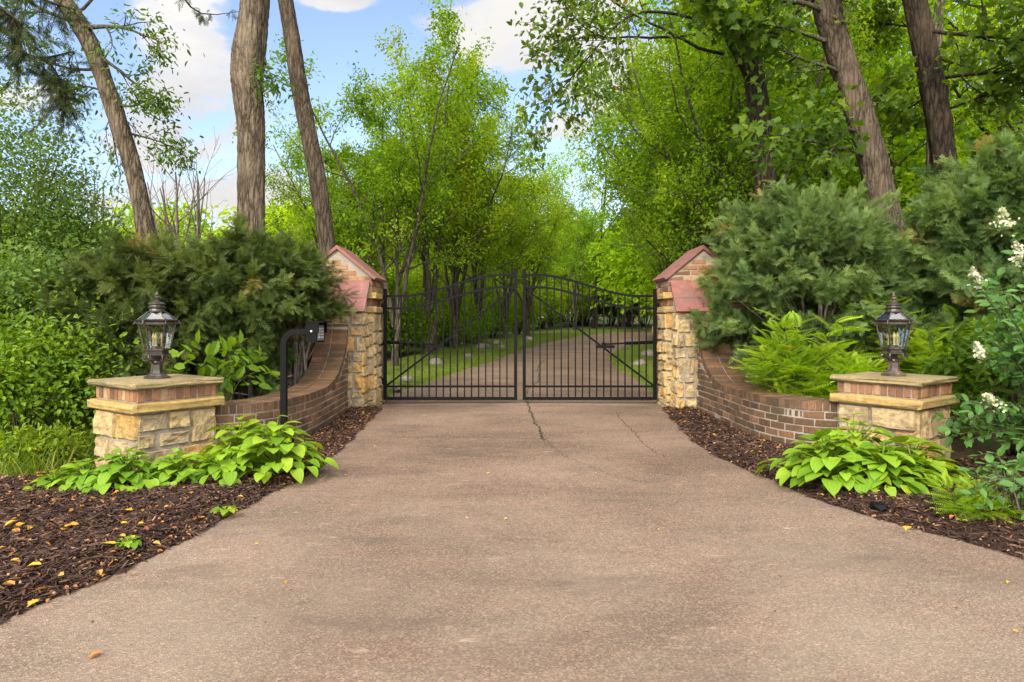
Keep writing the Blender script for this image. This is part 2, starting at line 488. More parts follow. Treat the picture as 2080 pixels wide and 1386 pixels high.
class Tree:
    def __init__(s, seed):
        s.r = np.random.default_rng(seed); s.lines = []; s.twigs = []

    def branch(s, p, d, L, r, lvl, cfg):
        rng = s.r; n = max(4, int(L / cfg.get('seg', .35)))
        pts = [np.asarray(p, float)]; d = nrm(d)
        for i in range(n):
            d = nrm(d + rng.normal(0, cfg['wob'][lvl], 3) + np.array([0, 0, cfg['trop'][lvl]]))
            pts.append(pts[-1] + d * L / n)
        pts = np.array(pts); t = np.linspace(0, 1, n + 1)
        s.lines.append((pts, np.maximum(r * (1 - .8 * t), .004), lvl))
        if lvl < cfg['lv']:
            k = cfg['nch'][lvl]; k = int(rng.integers(max(1, int(k * .75)), int(k * 1.25) + 1))
            az0 = rng.uniform(0, 6.28)
            for j in range(k):
                tt = cfg['st'][lvl] + (1 - cfg['st'][lvl]) * (j + rng.uniform(.1, .9)) / k
                i = min(int(tt * n), n - 1); q = pts[i] + (pts[i + 1] - pts[i]) * (tt * n - i)
                ax = nrm(pts[i + 1] - pts[i]); az = az0 + j * 2.4 + rng.normal(0, .3)
                u = nrm(np.cross(ax, [.3, .2, 1])) if abs(ax[2]) < .95 else np.array([1., 0, 0])
                v = np.cross(ax, u); an = cfg['ang'][lvl] + rng.normal(0, .12)
                dd = ax * math.cos(an) + (u * math.cos(az) + v * math.sin(az)) * math.sin(an)
                LL = L * cfg['rat'][lvl] * (1.15 - .65 * tt) * rng.uniform(.75, 1.2)
                s.branch(q, dd, LL, max(.005, r * (1 - .8 * tt) * .6), lvl + 1, cfg)
        if lvl >= cfg['lv'] - cfg.get('leaflv', 0):
            s.twigs.append((pts, lvl))

    def wood(s, geo, k=6):
        for pts, rad, lvl in s.lines:
            geo.tube(pts, rad, k if lvl == 0 else (5 if lvl == 1 else 3), s.r.uniform(0, 1), cap=False)
        return geo

    def leaves(s, geo, tpl, per, size, spread=.12, droop=.35, t0=.15, flat=.6):
        rng = s.r; pos = []; dr = []; tin = []
        for pts, lvl in s.twigs:
            m = max(1, int(rng.poisson(per)))
            t = t0 + (1 - t0) * rng.random(m) ** .8; n = len(pts) - 1
            i = np.minimum((t * n).astype(int), n - 1); f = (t * n - i)[:, None]
            p = pts[i] * (1 - f) + pts[i + 1] * f + rng.normal(0, spread, (m, 3))
            ax = nrm(pts[-1] - pts[0])
            pos.append(p); dr.append(ax * .6 + rng.normal(0, .7, (m, 3)) + np.array([0, 0, -droop]))
            tin.append(np.clip(rng.normal(.45, .19) + rng.normal(0, .18, m), 0, 1))
        pos = np.concatenate(pos); dr = np.concatenate(dr); tin = np.concatenate(tin)
        up = nrm(np.array([0, 0, flat]) + rng.normal(0, .5, pos.shape))
        A = frames(dr, up)
        geo.scatter(tpl[0], tpl[1], pos, A, size * rng.uniform(.5, 1.3, len(pos)), tin)
        return geo


def trunk_geo(geo, ctrl, rad, n=40, k=14, seed=0, lump=.05):
    rng = np.random.default_rng(seed)
    pts = spline(ctrl, n); t = np.linspace(0, 1, n)
    rr = np.interp(t, np.linspace(0, 1, len(rad)), rad)
    rr = rr * (1 + lump * np.convolve(rng.normal(0, 1, n + 4), np.ones(5) / 5, 'valid'))
    k0 = geo.n
    geo.tube(pts, rr, k, .5)
    V = geo.V[-1]
    c = np.repeat(pts, k, axis=0); ph = np.tile(np.arange(k) / k * 2 * PI, n); zz = np.repeat(np.linspace(0, 1, n), k)
    off = 1 + .05 * np.sin(3 * ph + 5 * zz) + .035 * np.sin(5 * ph - 9 * zz + 1) + rng.normal(0, .018, len(V))
    for _ in range(9):
        z0_, p0_, a_ = rng.uniform(.05, .95), rng.uniform(0, 6.28), rng.uniform(.10, .26)
        dp = (ph - p0_ + PI) % (2 * PI) - PI
        off = off + a_ * np.exp(-((zz - z0_) / .014) ** 2 - (dp / .38) ** 2) - .5 * a_ * np.exp(-((zz - z0_) / .007) ** 2 - (dp / .2) ** 2)
    geo.V[-1] = c + (V - c) * off[:, None]
    return pts


# ------------------------------------------------------------------ the ground
rng = np.random.default_rng(7)


def axis(lo, a, b, hi, fine):
    o = [a]
    st = fine
    while o[0] > lo: st *= 1.35; o.insert(0, o[0] - st)
    o += list(np.arange(a + fine, b, fine)) + [b]
    st = fine
    while o[-1] < hi: st *= 1.35; o.append(o[-1] + st)
    return np.array(o)


def grid_faces(nr, nc):
    i = np.arange(nr - 1)[:, None] * nc; j = np.arange(nc - 1)[None]
    return np.stack([i + j, i + j + 1, i + nc + j + 1, i + nc + j], -1).reshape(-1, 4)


xs = axis(-400, -12, 14, 400, .25); ys = axis(-60, -3, 44, 700, .25)
X, Y = np.meshgrid(xs, ys)
Geo().add(np.stack([X, Y, gh(X, Y)], -1), grid_faces(len(ys), len(xs))).build('ground', 'ground', shade=True, kind='structure')

DL = spline([(-5.5, -3), (-3.6, 0), (-2.75, 2), (-2.33, 3.1), (-2.08, 4), (-1.93, 5.3), (-1.80, 6.2), (-1.84, 7.5), (-1.9, 8.8), (-1.95, 10),
             (-2.05, 11), (-2.08, 12.1), (-1.67, 13.6), (-1.2, 16), (-.54, 18.7), (.2, 22.5), (1.14, 26.4), (3.2, 32.5), (5.66, 37.0), (8.6, 39.2), (15, 42)], 220)
DR = spline([(7.5, -3), (5.0, 0), (3.75, 2.4), (3.1, 3.6), (2.72, 4.37), (2.4, 5.0), (2.2, 6.0), (2.05, 7.2), (2.15, 9.0), (2.25, 10),
             (2.35, 11), (2.55, 12.8), (2.6, 14.6), (2.55, 16.5), (2.7, 18.5), (3.0, 20.5), (3.7, 23), (6.2, 29.5), (8.6, 32.5), (11, 34.6), (16, 37)], 220)
DLx = lambda y: np.interp(y, DL[:160, 1], DL[:160, 0])
DRx = lambda y: np.interp(y, DR[:160, 1], DR[:160, 0])
jit = np.cumsum(rng.normal(0, .006, (220, 2)), 0); jit -= np.linspace(0, 1, 220)[:, None] * jit[-1]
t = np.linspace(0, 1, 25)[None, :, None]
L2 = DL + np.stack([rng.normal(0, .010, 220), np.zeros(220)], 1); R2 = DR + np.stack([rng.normal(0, .010, 220), np.zeros(220)], 1)
D = L2[:, None] * (1 - t) + R2[:, None] * t
e = np.minimum(t[..., 0], 1 - t[..., 0]) * 24
Z = gh(D[..., 0], D[..., 1]) + .014 - .03 * np.clip(1 - e, 0, 1) * 0 + .012 * np.sin(t[..., 0] * PI)
Geo().add(np.dstack([D, Z]), grid_faces(220, 25)).build('driveway', 'asphalt', shade=True, kind='structure')
dz = lambda x, y: g(x, y) + .014 + .012 * math.sin(PI * float(np.clip((x - DLx(y)) / (DRx(y) - DLx(y)), 0, 1)))


def ribbon(geo, pts, w, lift=.004, seed=1):
    r_ = np.random.default_rng(seed)
    p = np.asarray(pts, float); tt = nrm(np.gradient(p, axis=0)); nn = np.stack([-tt[:, 1], tt[:, 0]], 1)
    ww = (w * r_.uniform(.25, 1.3, len(p)))[:, None]
    ww[0] = ww[-1] = .001
    A_ = p + nn * ww / 2; B_ = p - nn * ww / 2
    V = np.stack([np.concatenate([a, [dz(*a) + lift]]) for q in zip(A_, B_) for a in q])
    i = np.arange(len(p) - 1) * 2
    geo.add(V, np.stack([i, i + 1, i + 3, i + 2], 1))


def jag(ctrl, n, amp, seed):
    r_ = np.random.default_rng(seed); p = spline(ctrl, n)
    return p + r_.normal(0, amp, p.shape)


ck = Geo()
gpx = lambda px, py, z=.03: np.array([(px - CX) / F_PX, 1]) * (F_PX * (CAMZ - z) / (py - HY))
main = [gpx(1066, 814, .05), gpx(1074, 828, .045), gpx(1078, 842, .035), gpx(1086, 860, .02), gpx(1098, 880), gpx(1104, 896)]
ribbon(ck, jag(main, 90, .014, 3), .019, seed=1)
ribbon(ck, jag([main[2], gpx(1055, 852, .03), gpx(1030, 858, .03), gpx(990, 868, .03)], 40, .008, 4), .007, seed=2)
ribbon(ck, jag([main[3], gpx(1108, 866, .02), gpx(1150, 868, .02), gpx(1200, 874, .02)], 40, .008, 5), .007, seed=3)
ribbon(ck, jag([gpx(1250, 838, .04), gpx(1262, 856, .03), gpx(1290, 880, .02), gpx(1310, 905, .01), gpx(1350, 930, .01)], 60, .012, 6), .007, seed=4)
ribbon(ck, jag([gpx(1098, 880), gpx(1140, 925, .0), gpx(1210, 960, 0), gpx(1300, 985, 0)], 60, .014, 8), .005, seed=5)
ribbon(ck, jag([np.array([.22, 11.2]), np.array([.30, 12.5]), np.array([.55, 14]), np.array([.62, 16.5]), np.array([.9, 19])], 90, .015, 9), .02, seed=6)
cw_q = np.random.default_rng(41)
ck.build('pavement_crack', 'crack', bpy.data.objects['driveway'])
jt = Geo()
ribbon(jt, np.stack([np.linspace(-1.9, 2.2, 60), 10.42 + .012 * np.sin(np.linspace(0, 9, 60))], 1), .02, seed=6)
jt.build('pavement_joint', 'joint', bpy.data.objects['driveway'])

# ---- walls of the entrance: front-face paths, seen from above
WL = spline([(-3.05, 6.66), (-2.8, 6.74), (-2.62, 6.88), (-2.46, 7.13), (-2.36, 7.55), (-2.33, 8.0), (-2.34, 8.6), (-2.37, 9.4), (-2.40, 10.06)], 160)
WR = spline([(3.5, 6.9), (3.3, 6.93), (3.10, 7.03), (2.92, 7.25), (2.80, 7.6), (2.75, 8.0), (2.74, 8.6), (2.73, 9.4), (2.70, 10.06)], 160)


def top_left(y): tq = np.clip((y - 8.5) / 1.475, 0, 1.0); return .54 + .92 * (1 - np.sqrt(np.clip(1 - tq * tq * .985, 0, 1)))


def top_right(y): tq = np.clip((y - 8.8) / 1.178, 0, 1.0); return .54 + .88 * (1 - np.sqrt(np.clip(1 - tq * tq * .985, 0, 1)))


# ---- mulch beds
def bed(name, inner, outer, lab=None, n=40):
    tt = np.linspace(0, 1, n)[None, :, None]
    B = inner[:, None] * (1 - tt) + outer[:, None] * tt
    r_ = np.random.default_rng(11)
    wd = np.linalg.norm(B - inner[:, None], axis=-1)
    Zb = gh(B[..., 0], B[..., 1]) + .010 + .055 * smooth(0, .35, wd) + r_.normal(0, .006, wd.shape) * (wd > .02)
    V = np.dstack([B, Zb])
    o = Geo().add(V, grid_faces(*wd.shape)).build(name, 'mulch_bed', shade=True, kind='structure')
    return V


yl = np.concatenate([np.linspace(.5, 6.0, 90), np.linspace(6.08, 10.3, 60)])
inn = np.stack([DLx(yl) + .015 * np.sin(yl * 9) + .02, yl], 1)
wl_in = np.interp(yl, WL[:, 1], WL[:, 0])
out_x = np.where(yl < 5.75, -4.45 + .15 * np.sin(yl * 3), np.where(yl < 6.75, -3.1, wl_in + .06))
out_x = np.where(yl > 10.05, -2.25, out_x)
bedL = bed('left_mulch_bed', inn, np.stack([out_x, yl], 1))
yr = np.concatenate([np.linspace(2.2, 6.2, 60), np.linspace(6.25, 10.3, 60)])
inn = np.stack([DRx(yr) + .02 * np.sin(yr * 8) - .02, yr], 1)
wr_in = np.interp(yr, WR[::1][:, 1], WR[:, 0])
out_x = np.where(yr < 6.4, 6.6, np.where(yr < 6.95, 3.5, wr_in - .06))
out_x = np.where(yr > 10.05, 2.55, out_x)
bedR = bed('right_mulch_bed', inn, np.stack([out_x, yr], 1))


def on_grid(V, n, r_, weight=None):
    """n points spread evenly over a grid of points (area weighted)"""
    a = V[:-1, :-1]; b = V[1:, :-1]; c = V[:-1, 1:]
    ar = np.linalg.norm(np.cross(b - a, c - a), axis=-1)
    if weight is not None: ar = ar * weight(a)
    p = ar.ravel() / ar.sum(); k = r_.choice(p.size, n, p=p); i, j = np.unravel_index(k, ar.shape)
    u, v = r_.random((2, n, 1))
    return V[i, j] * (1 - u) * (1 - v) + V[i + 1, j] * u * (1 - v) + V[i, j + 1] * (1 - u) * v + V[i + 1, j + 1] * u * v


CHIP = (np.array([[-.055, -.5, 0], [.05, -.42, .0], [.085, .1, .04], [.02, .5, .0], [-.04, .46, .0], [-.075, 0, .05]]), [np.array([[0, 1, 2, 5], [5, 2, 3, 4]])])


def chips(name, V, n, seed, weight=None):
    r_ = np.random.default_rng(seed)
    p = on_grid(V, n, r_, weight); p[:, 2] += r_.uniform(.0, .022, n)
    az = r_.uniform(0, 6.28, n); d = np.stack([np.cos(az), np.sin(az), r_.normal(0, .28, n)], 1)
    A = frames(d, nrm(np.array([0, 0, 1.]) + r_.normal(0, .35, (n, 3))))
    return Geo().scatter(CHIP[0], CHIP[1], p, A, r_.gamma(4, .010, n) + .012, np.clip(r_.beta(1.6, 2.6, n), 0, 1)).build(name, 'chips')


near_w = lambda a: np.where((a[..., 1] < 2.4) | (a[..., 0] < -4.3), .15, 1.0)
tag(chips('bark_mulch', bedL, 60000, 21, near_w), 'dark brown shredded bark mulch covering the bed left of the drive', 'mulch', kind='stuff')
tag(chips('bark_mulch', bedR, 36000, 22, lambda a: np.where((a[..., 1] < 3.3) | (a[..., 0] > 5), .15, 1.0)), 'dark brown shredded bark mulch covering the bed right of the drive', 'mulch', kind='stuff')

# acorns washed against the beds
_ic = np.array([[0, 0, 1.], [.89, 0, .45], [.28, .85, .45], [-.72, .53, .45], [-.72, -.53, .45], [.28, -.85, .45], [.72, .53, -.45], [-.28, .85, -.45], [-.89, 0, -.45], [-.28, -.85, -.45], [.72, -.53, -.45], [0, 0, -1.]])
_if = [np.array([[0, 1, 2], [0, 2, 3], [0, 3, 4], [0, 4, 5], [0, 5, 1], [1, 6, 2], [2, 7, 3], [3, 8, 4], [4, 9, 5], [5, 10, 1], [6, 7, 2], [7, 8, 3], [8, 9, 4], [9, 10, 5], [10, 6, 1], [11, 7, 6], [11, 8, 7], [11, 9, 8], [11, 10, 9], [11, 6, 10]])]


def acorns(name, p, r_):
    n = len(p); p = p.copy(); p[:, 2] += .012
    A = frames(r_.normal(0, 1, (n, 3)), nrm(r_.normal(0, 1, (n, 3))))
    return Geo().scatter(_ic * [.8, 1.15, .8], _if, p, A, r_.uniform(.007, .013, n), r_.random(n)).build(name, 'acorn', shade=True)


r_ = np.random.default_rng(31)
pa = np.concatenate([on_grid(bedL, 420, r_, lambda a: (a[..., 1] > 6.2) * 1.), on_grid(bedL[:, :8], 130, r_, lambda a: (a[..., 1] > 2.6) * 1.)])
tag(acorns('acorn_scatter', pa, r_), 'small tan acorns strewn over the mulch left of the drive', 'acorns', kind='stuff')
pa = np.concatenate([on_grid(bedR, 260, r_, lambda a: (a[..., 1] > 6.2) * 1.), on_grid(bedR[:, :14], 240, r_, lambda a: ((a[..., 1] > 3.4) & (a[..., 1] < 6)) * 1.)])
tag(acorns('acorn_scatter', pa, r_), 'small tan acorns strewn over the mulch right of the drive', 'acorns', kind='stuff')


# ------------------------------------------------------------------ masonry helpers
class Face:
    """flat or curved face: maps (u along, z up, n outward) to the world"""
    def __init__(s, path, z0=0.0, flip=1):
        s.p = np.asarray(path, float); seg = np.linalg.norm(np.diff(s.p, axis=0), axis=1)
        s.s = np.concatenate([[0], np.cumsum(seg)]); s.L = s.s[-1]
        tt = nrm(np.gradient(s.p, axis=0)); s.nn = np.stack([tt[:, 1], -tt[:, 0]], 1) * flip
        s.tt = tt; s.z0 = z0; s.flip = flip

    def __call__(s, q):
        q = np.asarray(q, float); u = q[..., 0]
        uc = np.clip(u, 0, s.L); ex = u - uc
        x = np.interp(uc, s.s, s.p[:, 0]); y = np.interp(uc, s.s, s.p[:, 1])
        nx = np.interp(uc, s.s, s.nn[:, 0]); ny = np.interp(uc, s.s, s.nn[:, 1])
        tx = np.interp(uc, s.s, s.tt[:, 0]); ty = np.interp(uc, s.s, s.tt[:, 1])
        return np.stack([x + nx * q[..., 2] + tx * ex, y + ny * q[..., 2] + ty * ex, q[..., 1] + s.z0], -1)


BR_F = [np.array([[0, 1, 5, 4], [1, 2, 6, 5], [2, 3, 7, 6], [3, 0, 4, 7], [4, 5, 9, 8], [5, 6, 10, 9], [6, 7, 11, 10], [7, 4, 8, 11], [8, 9, 10, 11]])]


def brick(geo, face, u0, u1, z0, z1, dep, r_, quad=None, tint=None):
    """one brick with a worn rim; quad = four (u,z) corners if not a rectangle; follows a curved face"""
    q = np.array(quad if quad is not None else [(u0, z0), (u1, z0), (u1, z1), (u0, z1)], float)
    q = q + r_.normal(0, .0018, q.shape)
    m = 4 if len(face.p) > 4 and q[1, 0] - q[0, 0] > .09 else 2
    a = np.linspace(0, 1, m)[:, None]
    q = np.concatenate([q[0] * (1 - a) + q[1] * a, q[2] * (1 - a) + q[3] * a])
    c = q.mean(0); d2 = dep + r_.normal(0, .0024); n = 2 * m
    inn = q + np.sign(c - q) * np.minimum(.005, np.abs(c - q) * .4)
    inn[1:m - 1, 0] = q[1:m - 1, 0]; inn[m + 1:n - 1, 0] = q[m + 1:n - 1, 0]
    V = face(np.concatenate([np.column_stack([q, np.full(n, -.02)]), np.column_stack([q, np.full(n, d2 - .004)]), np.column_stack([inn, np.full(n, d2)])]))
    i = np.arange(n); i2 = (i + 1) % n
    F = [np.stack([i, i2, i2 + n, i + n], 1), np.stack([i + n, i2 + n, i2 + 2 * n, i + 2 * n], 1)]
    k = np.arange(m - 1)
    F.append(np.stack([k, k + 1, n - 2 - k, n - 1 - k], 1) + 2 * n)
    geo.add(V, [f if face.flip > 0 else f[:, ::-1] for f in F], r_.random() if tint is None else tint)


def courses(geo, face, u0, u1, z0, z1, bl, bh, r_, dep=.006, top=None, mortar=.013, lim=None, tint=None):
    z = z0; k = 0
    while z + bh - mortar <= z1 + 1e-6:
        off = (k % 2) * bl / 2 + (k * 37 % 5) * .004
        a0, a1 = (u0, u1) if lim is None else lim(z, z + bh - mortar)
        u = a0 - off
        while u < a1:
            b0, b1 = max(u, a0), min(u + bl - mortar, a1)
            if b1 - b0 > .025:
                zt = z + bh - mortar
                if top is not None:
                    t0, t1 = top(b0), top(b1)
                    if min(t0, t1) > z + .012:
                        brick(geo, face, 0, 0, 0, 0, dep, r_, [(b0, z), (b1, z), (b1, min(zt, t1)), (b0, min(zt, t0))])
                else:
                    brick(geo, face, b0, b1, z, zt, dep, r_, tint=tint)
            u += bl
        z += bh; k += 1


def guillotine(u0, z0, u1, z1, r_, wmax, hmax, out):
    w, h = u1 - u0, z1 - z0
    if (w <= wmax and h <= hmax and w < 2.8 * h) or (w < .17 and h < .22):
        out.append((u0, z0, u1, z1)); return
    if (w / wmax > h / hmax * r_.uniform(.7, 1.4) and w > .16) or h < .14:
        c = u0 + w * r_.uniform(.32, .68)
        guillotine(u0, z0, c, z1, r_, wmax, hmax, out); guillotine(c, z0, u1, z1, r_, wmax, hmax, out)
    else:
        c = z0 + h * r_.uniform(.34, .66)
        guillotine(u0, z0, u1, c, r_, wmax, hmax, out); guillotine(u0, c, u1, z1, r_, wmax, hmax, out)


def fnoise(r_, n, m, o=3):
    a = np.zeros((n, m))
    for k in range(o):
        c = 2 ** (k + 1) + 1; q = r_.normal(0, 1, (c, c))
        yi = np.linspace(0, c - 1.001, n); xi = np.linspace(0, c - 1.001, m)
        y0 = yi.astype(int); x0 = xi.astype(int); fy = (yi - y0)[:, None]; fx = (xi - x0)[None]
        a += (q[y0][:, x0] * (1 - fy) * (1 - fx) + q[y0 + 1][:, x0] * fy * (1 - fx) + q[y0][:, x0 + 1] * (1 - fy) * fx + q[y0 + 1][:, x0 + 1] * fy * fx) * .5 ** k
    return a


def rough_patch(geo, face, u0, z0, u1, z1, r_, dep=.022, amp=.008, cell=.016, edge=.012, tint=None, back=-.02):
    """a rock-faced block: displaced front with a ragged rounded rim"""
    n = max(5, int((z1 - z0) / cell) + 2); m = max(5, int((u1 - u0) / cell) + 2)
    U, Zz = np.meshgrid(np.linspace(u0, u1, m), np.linspace(z0, z1, n))
    de = np.minimum(np.minimum(U - u0, u1 - U), np.minimum(Zz - z0, z1 - Zz))
    e_ = np.clip(de / edge, 0, 1)
    dd = back + (dep - back) * np.sqrt(np.clip(1 - (1 - e_) ** 2, 0, 1)) + amp * fnoise(r_, n, m, 4) * np.clip(de / (edge * 1.2), 0, 1)
    wob = .0035
    U = U + wob * fnoise(r_, n, m, 3) * (de < edge * 2); Zz = Zz + wob * fnoise(r_, n, m, 3) * (de < edge * 2)
    F = grid_faces(n, m)
    geo.add(face(np.stack([U, Zz, dd], -1)), F if face.flip > 0 else F[:, ::-1], r_.beta(1.5, 1.5) if tint is None else tint)


def stones(geo, face, u0, z0, u1, z1, r_, wmax, hmax, mortar=.014, **kw):
    out = []
    guillotine(u0, z0, u1, z1, r_, wmax, hmax, out)
    for a, b, c, d in out:
        rough_patch(geo, face, a + mortar / 2, b + mortar / 2, c - mortar / 2, d - mortar / 2, r_, dep=.018 + r_.uniform(0, .018), amp=.011, tint=r_.random(), **kw)


def rect_faces(c, ux, hx, hy):
    """four outward faces of a rectangle: c centre, ux unit vector of its first side"""
    ux = np.asarray(ux, float); uy = np.array([-ux[1], ux[0]]); c = np.asarray(c, float)
    k = [c - ux * hx - uy * hy, c + ux * hx - uy * hy, c + ux * hx + uy * hy, c - ux * hx + uy * hy]
    return [Face([k[i], k[(i + 1) % 4]]) for i in range(4)]


def core_box(geo, c, ux, hx, hy, z0, z1, tint=.5):
    rz = math.atan2(ux[1], ux[0])
    geo.box((c[0], c[1], (z0 + z1) / 2), (2 * hx, 2 * hy, z1 - z0), rz, tint)


def slab(geo, c, ux, hx, hy, z0, z1, r_, amp=.005):
    """stone slab with a broken, rock-faced rim and a flat top"""
    fs = rect_faces(c, ux, hx - .02, hy - .02)
    for f in fs:
        rough_patch(geo, f, -.024, z0, f.L + .024, z1, r_, dep=.024, amp=amp, cell=.011, edge=.014, back=-.01, tint=r_.uniform(.2, .8))
    core_box(geo, c, ux, hx - .012, hy - .012, z0 + .002, z1 - .002, .35)


# ------------------------------------------------------------------ lamp pillars
def lamp_pillar(C0, ux, side, label, seed):
    r_ = np.random.default_rng(seed); z0 = g(*C0) - .05
    o = empty('lamp_pillar', (0, 0, 0), 0, label, 'stone pillar', 'low stone pillars that carry the lanterns')
    b = side - .07                                  # half width of the stone body
    core = Geo(); core_box(core, C0, ux, b, b, z0, .565)
    core.build('mortar_core', 'mortar', o)
    st = Geo()
    for f in rect_faces(C0, ux, b, b):
        stones(st, f, -.012, z0, f.L + .012, .56, r_, .46, .34)
    st.build('stone_facing', 'stone', o)
    s1 = Geo(); slab(s1, C0, ux, side, side, .563, .652, r_); s1.build('stone_band', 'band', o)
    bb = side - .055
    bc = Geo(); core_box(bc, C0, ux, bb - .004, bb - .004, .652, .775); bc.build('brick_bed', 'mortar_pale', o)
    bg = Geo()
    for f in rect_faces(C0, ux, bb, bb):
        u = .002
        while u < f.L - .03:
            w = min(.070, f.L - u)
            brick(bg, f, u, u + w - .010, .662, .766, .006, r_)
            u += .070
    bg.build('brick_course', 'brick_red', o)
    s2 = Geo(); slab(s2, C0, ux, side - .005, side - .005, .775, .832, r_, .006); s2.build('cap_stone', 'slab', o)
    return o


ul = nrm(np.array([.57, .82])); CLp = np.array([-3.27, 5.90]) + .43 * ul + .43 * np.array([-ul[1], ul[0]])
ur = nrm(np.array([.8, .6])); CRp = np.array([3.715, 6.2]) + .43 * ur + .43 * np.array([-ur[1], ur[0]])
lamp_pillar(CLp, ul, .43, 'low square limestone pillar left of the drive, under the left lantern', 101)
lamp_pillar(CRp, ur, .43, 'low square limestone pillar right of the drive, beside the white-flowered shrub', 107)


# ------------------------------------------------------------------ curved brick walls
def brick_wall(path, top, flip, label, seed):
    r_ = np.random.default_rng(seed)
    o = empty('brick_wall', (0, 0, 0), 0, label, 'wall', 'curved brick wing walls')
    f = Face(path, 0, flip); TH = .42
    tp = lambda u: top(np.interp(u, f.s, f.p[:, 1])) - .085        # underside of the coping
    n = 120; u = np.linspace(0, f.L, n)
    core = Geo()
    for n0, n1 in ((0, 0),):
        zt = tp(u)
        A = np.stack([np.stack([u, np.full(n, -.1), np.zeros(n)], 1), np.stack([u, zt, np.zeros(n)], 1),
                      np.stack([u, zt, np.full(n, -TH)], 1), np.stack([u, np.full(n, -.1), np.full(n, -TH)], 1)], 1)
        F = grid_faces(n, 4)
        core.add(f(A), F)
    core.build('mortar_core', 'mortar', o, shade=False)
    bw = Geo()
    courses(bw, f, 0, f.L, -.024, 1.5, .215, .0795, r_, .006, tp)
    fb = Face([tuple(q) for q in f(np.stack([u, u * 0, np.full(n, -TH)], 1))[:, :2]], 0, -flip)
    tb = lambda uu: top(np.interp(uu, fb.s, fb.p[:, 1])) - .085
    courses(bw, fb, 0, fb.L, .0, 1.5, .215, .0795, r_, .006, tb)
    bw.build('brickwork', 'brick_wall', o)
    # rowlock coping: two bricks across, following the sweep of the top
    cp = Geo(); cm = Geo()
    uu = np.linspace(0, f.L, 1200); zz = tp(uu)
    sl = np.concatenate([[0], np.cumsum(np.hypot(np.diff(uu), np.diff(zz)))])
    a = 0.0
    while a < sl[-1] - .004:
        b_ = min(a + .068, sl[-1])
        us = np.interp([a, b_ - .0085], sl, uu); zs = np.interp([a, b_ - .0085], sl, zz)
        tg = nrm(np.array([us[1] - us[0], zs[1] - zs[0]])); nr_ = np.array([-tg[1], tg[0]])
        tn = r_.random()
        for m0, m1 in ((.010, -.205), (-.217, -TH - .008)):
            h = .085 + r_.normal(0, .0015); jn = r_.normal(0, .002)
            lo = np.array([[us[0], zs[0]], [us[1], zs[1]]]) + nr_ * .002; hi = lo + nr_ * h
            V = np.array([[lo[0][0], lo[0][1], m0 + jn], [lo[1][0], lo[1][1], m0 + jn], [lo[1][0], lo[1][1], m1], [lo[0][0], lo[0][1], m1],
                          [hi[0][0], hi[0][1], m0 + jn], [hi[1][0], hi[1][1], m0 + jn], [hi[1][0], hi[1][1], m1], [hi[0][0], hi[0][1], m1]])
            cp.add(f(V), np.array([[0, 1, 2, 3], [4, 5, 6, 7], [0, 1, 5, 4], [1, 2, 6, 5], [2, 3, 7, 6], [3, 0, 4, 7]]), tn * .8 + r_.uniform(0, .2))
        a += .068
    cp.build('coping', 'brick_wall', o)
    q = np.linspace(0, sl[-1], 160); uq = np.interp(q, sl, uu); zq = np.interp(q, sl, zz)
    tg = nrm(np.stack([np.gradient(uq), np.gradient(zq)], 1)); hq = np.stack([uq, zq], 1) + np.stack([-tg[:, 1], tg[:, 0]], 1) * .078
    A = np.stack([np.column_stack([uq, zq, np.full(160, .004)]), np.column_stack([hq, np.full(160, .004)]), np.column_stack([hq, np.full(160, -TH)]), np.column_stack([uq, zq, np.full(160, -TH)])], 1)
    Geo().add(f(A), grid_faces(160, 4)).build('coping_mortar', 'mortar', o)
    return o


brick_wall(WL, top_left, 1, 'curved brown brick wall sweeping up to the left gate pier', 201)
brick_wall(WR, top_right, -1, 'curved brown brick wall sweeping up to the right gate pier', 203)


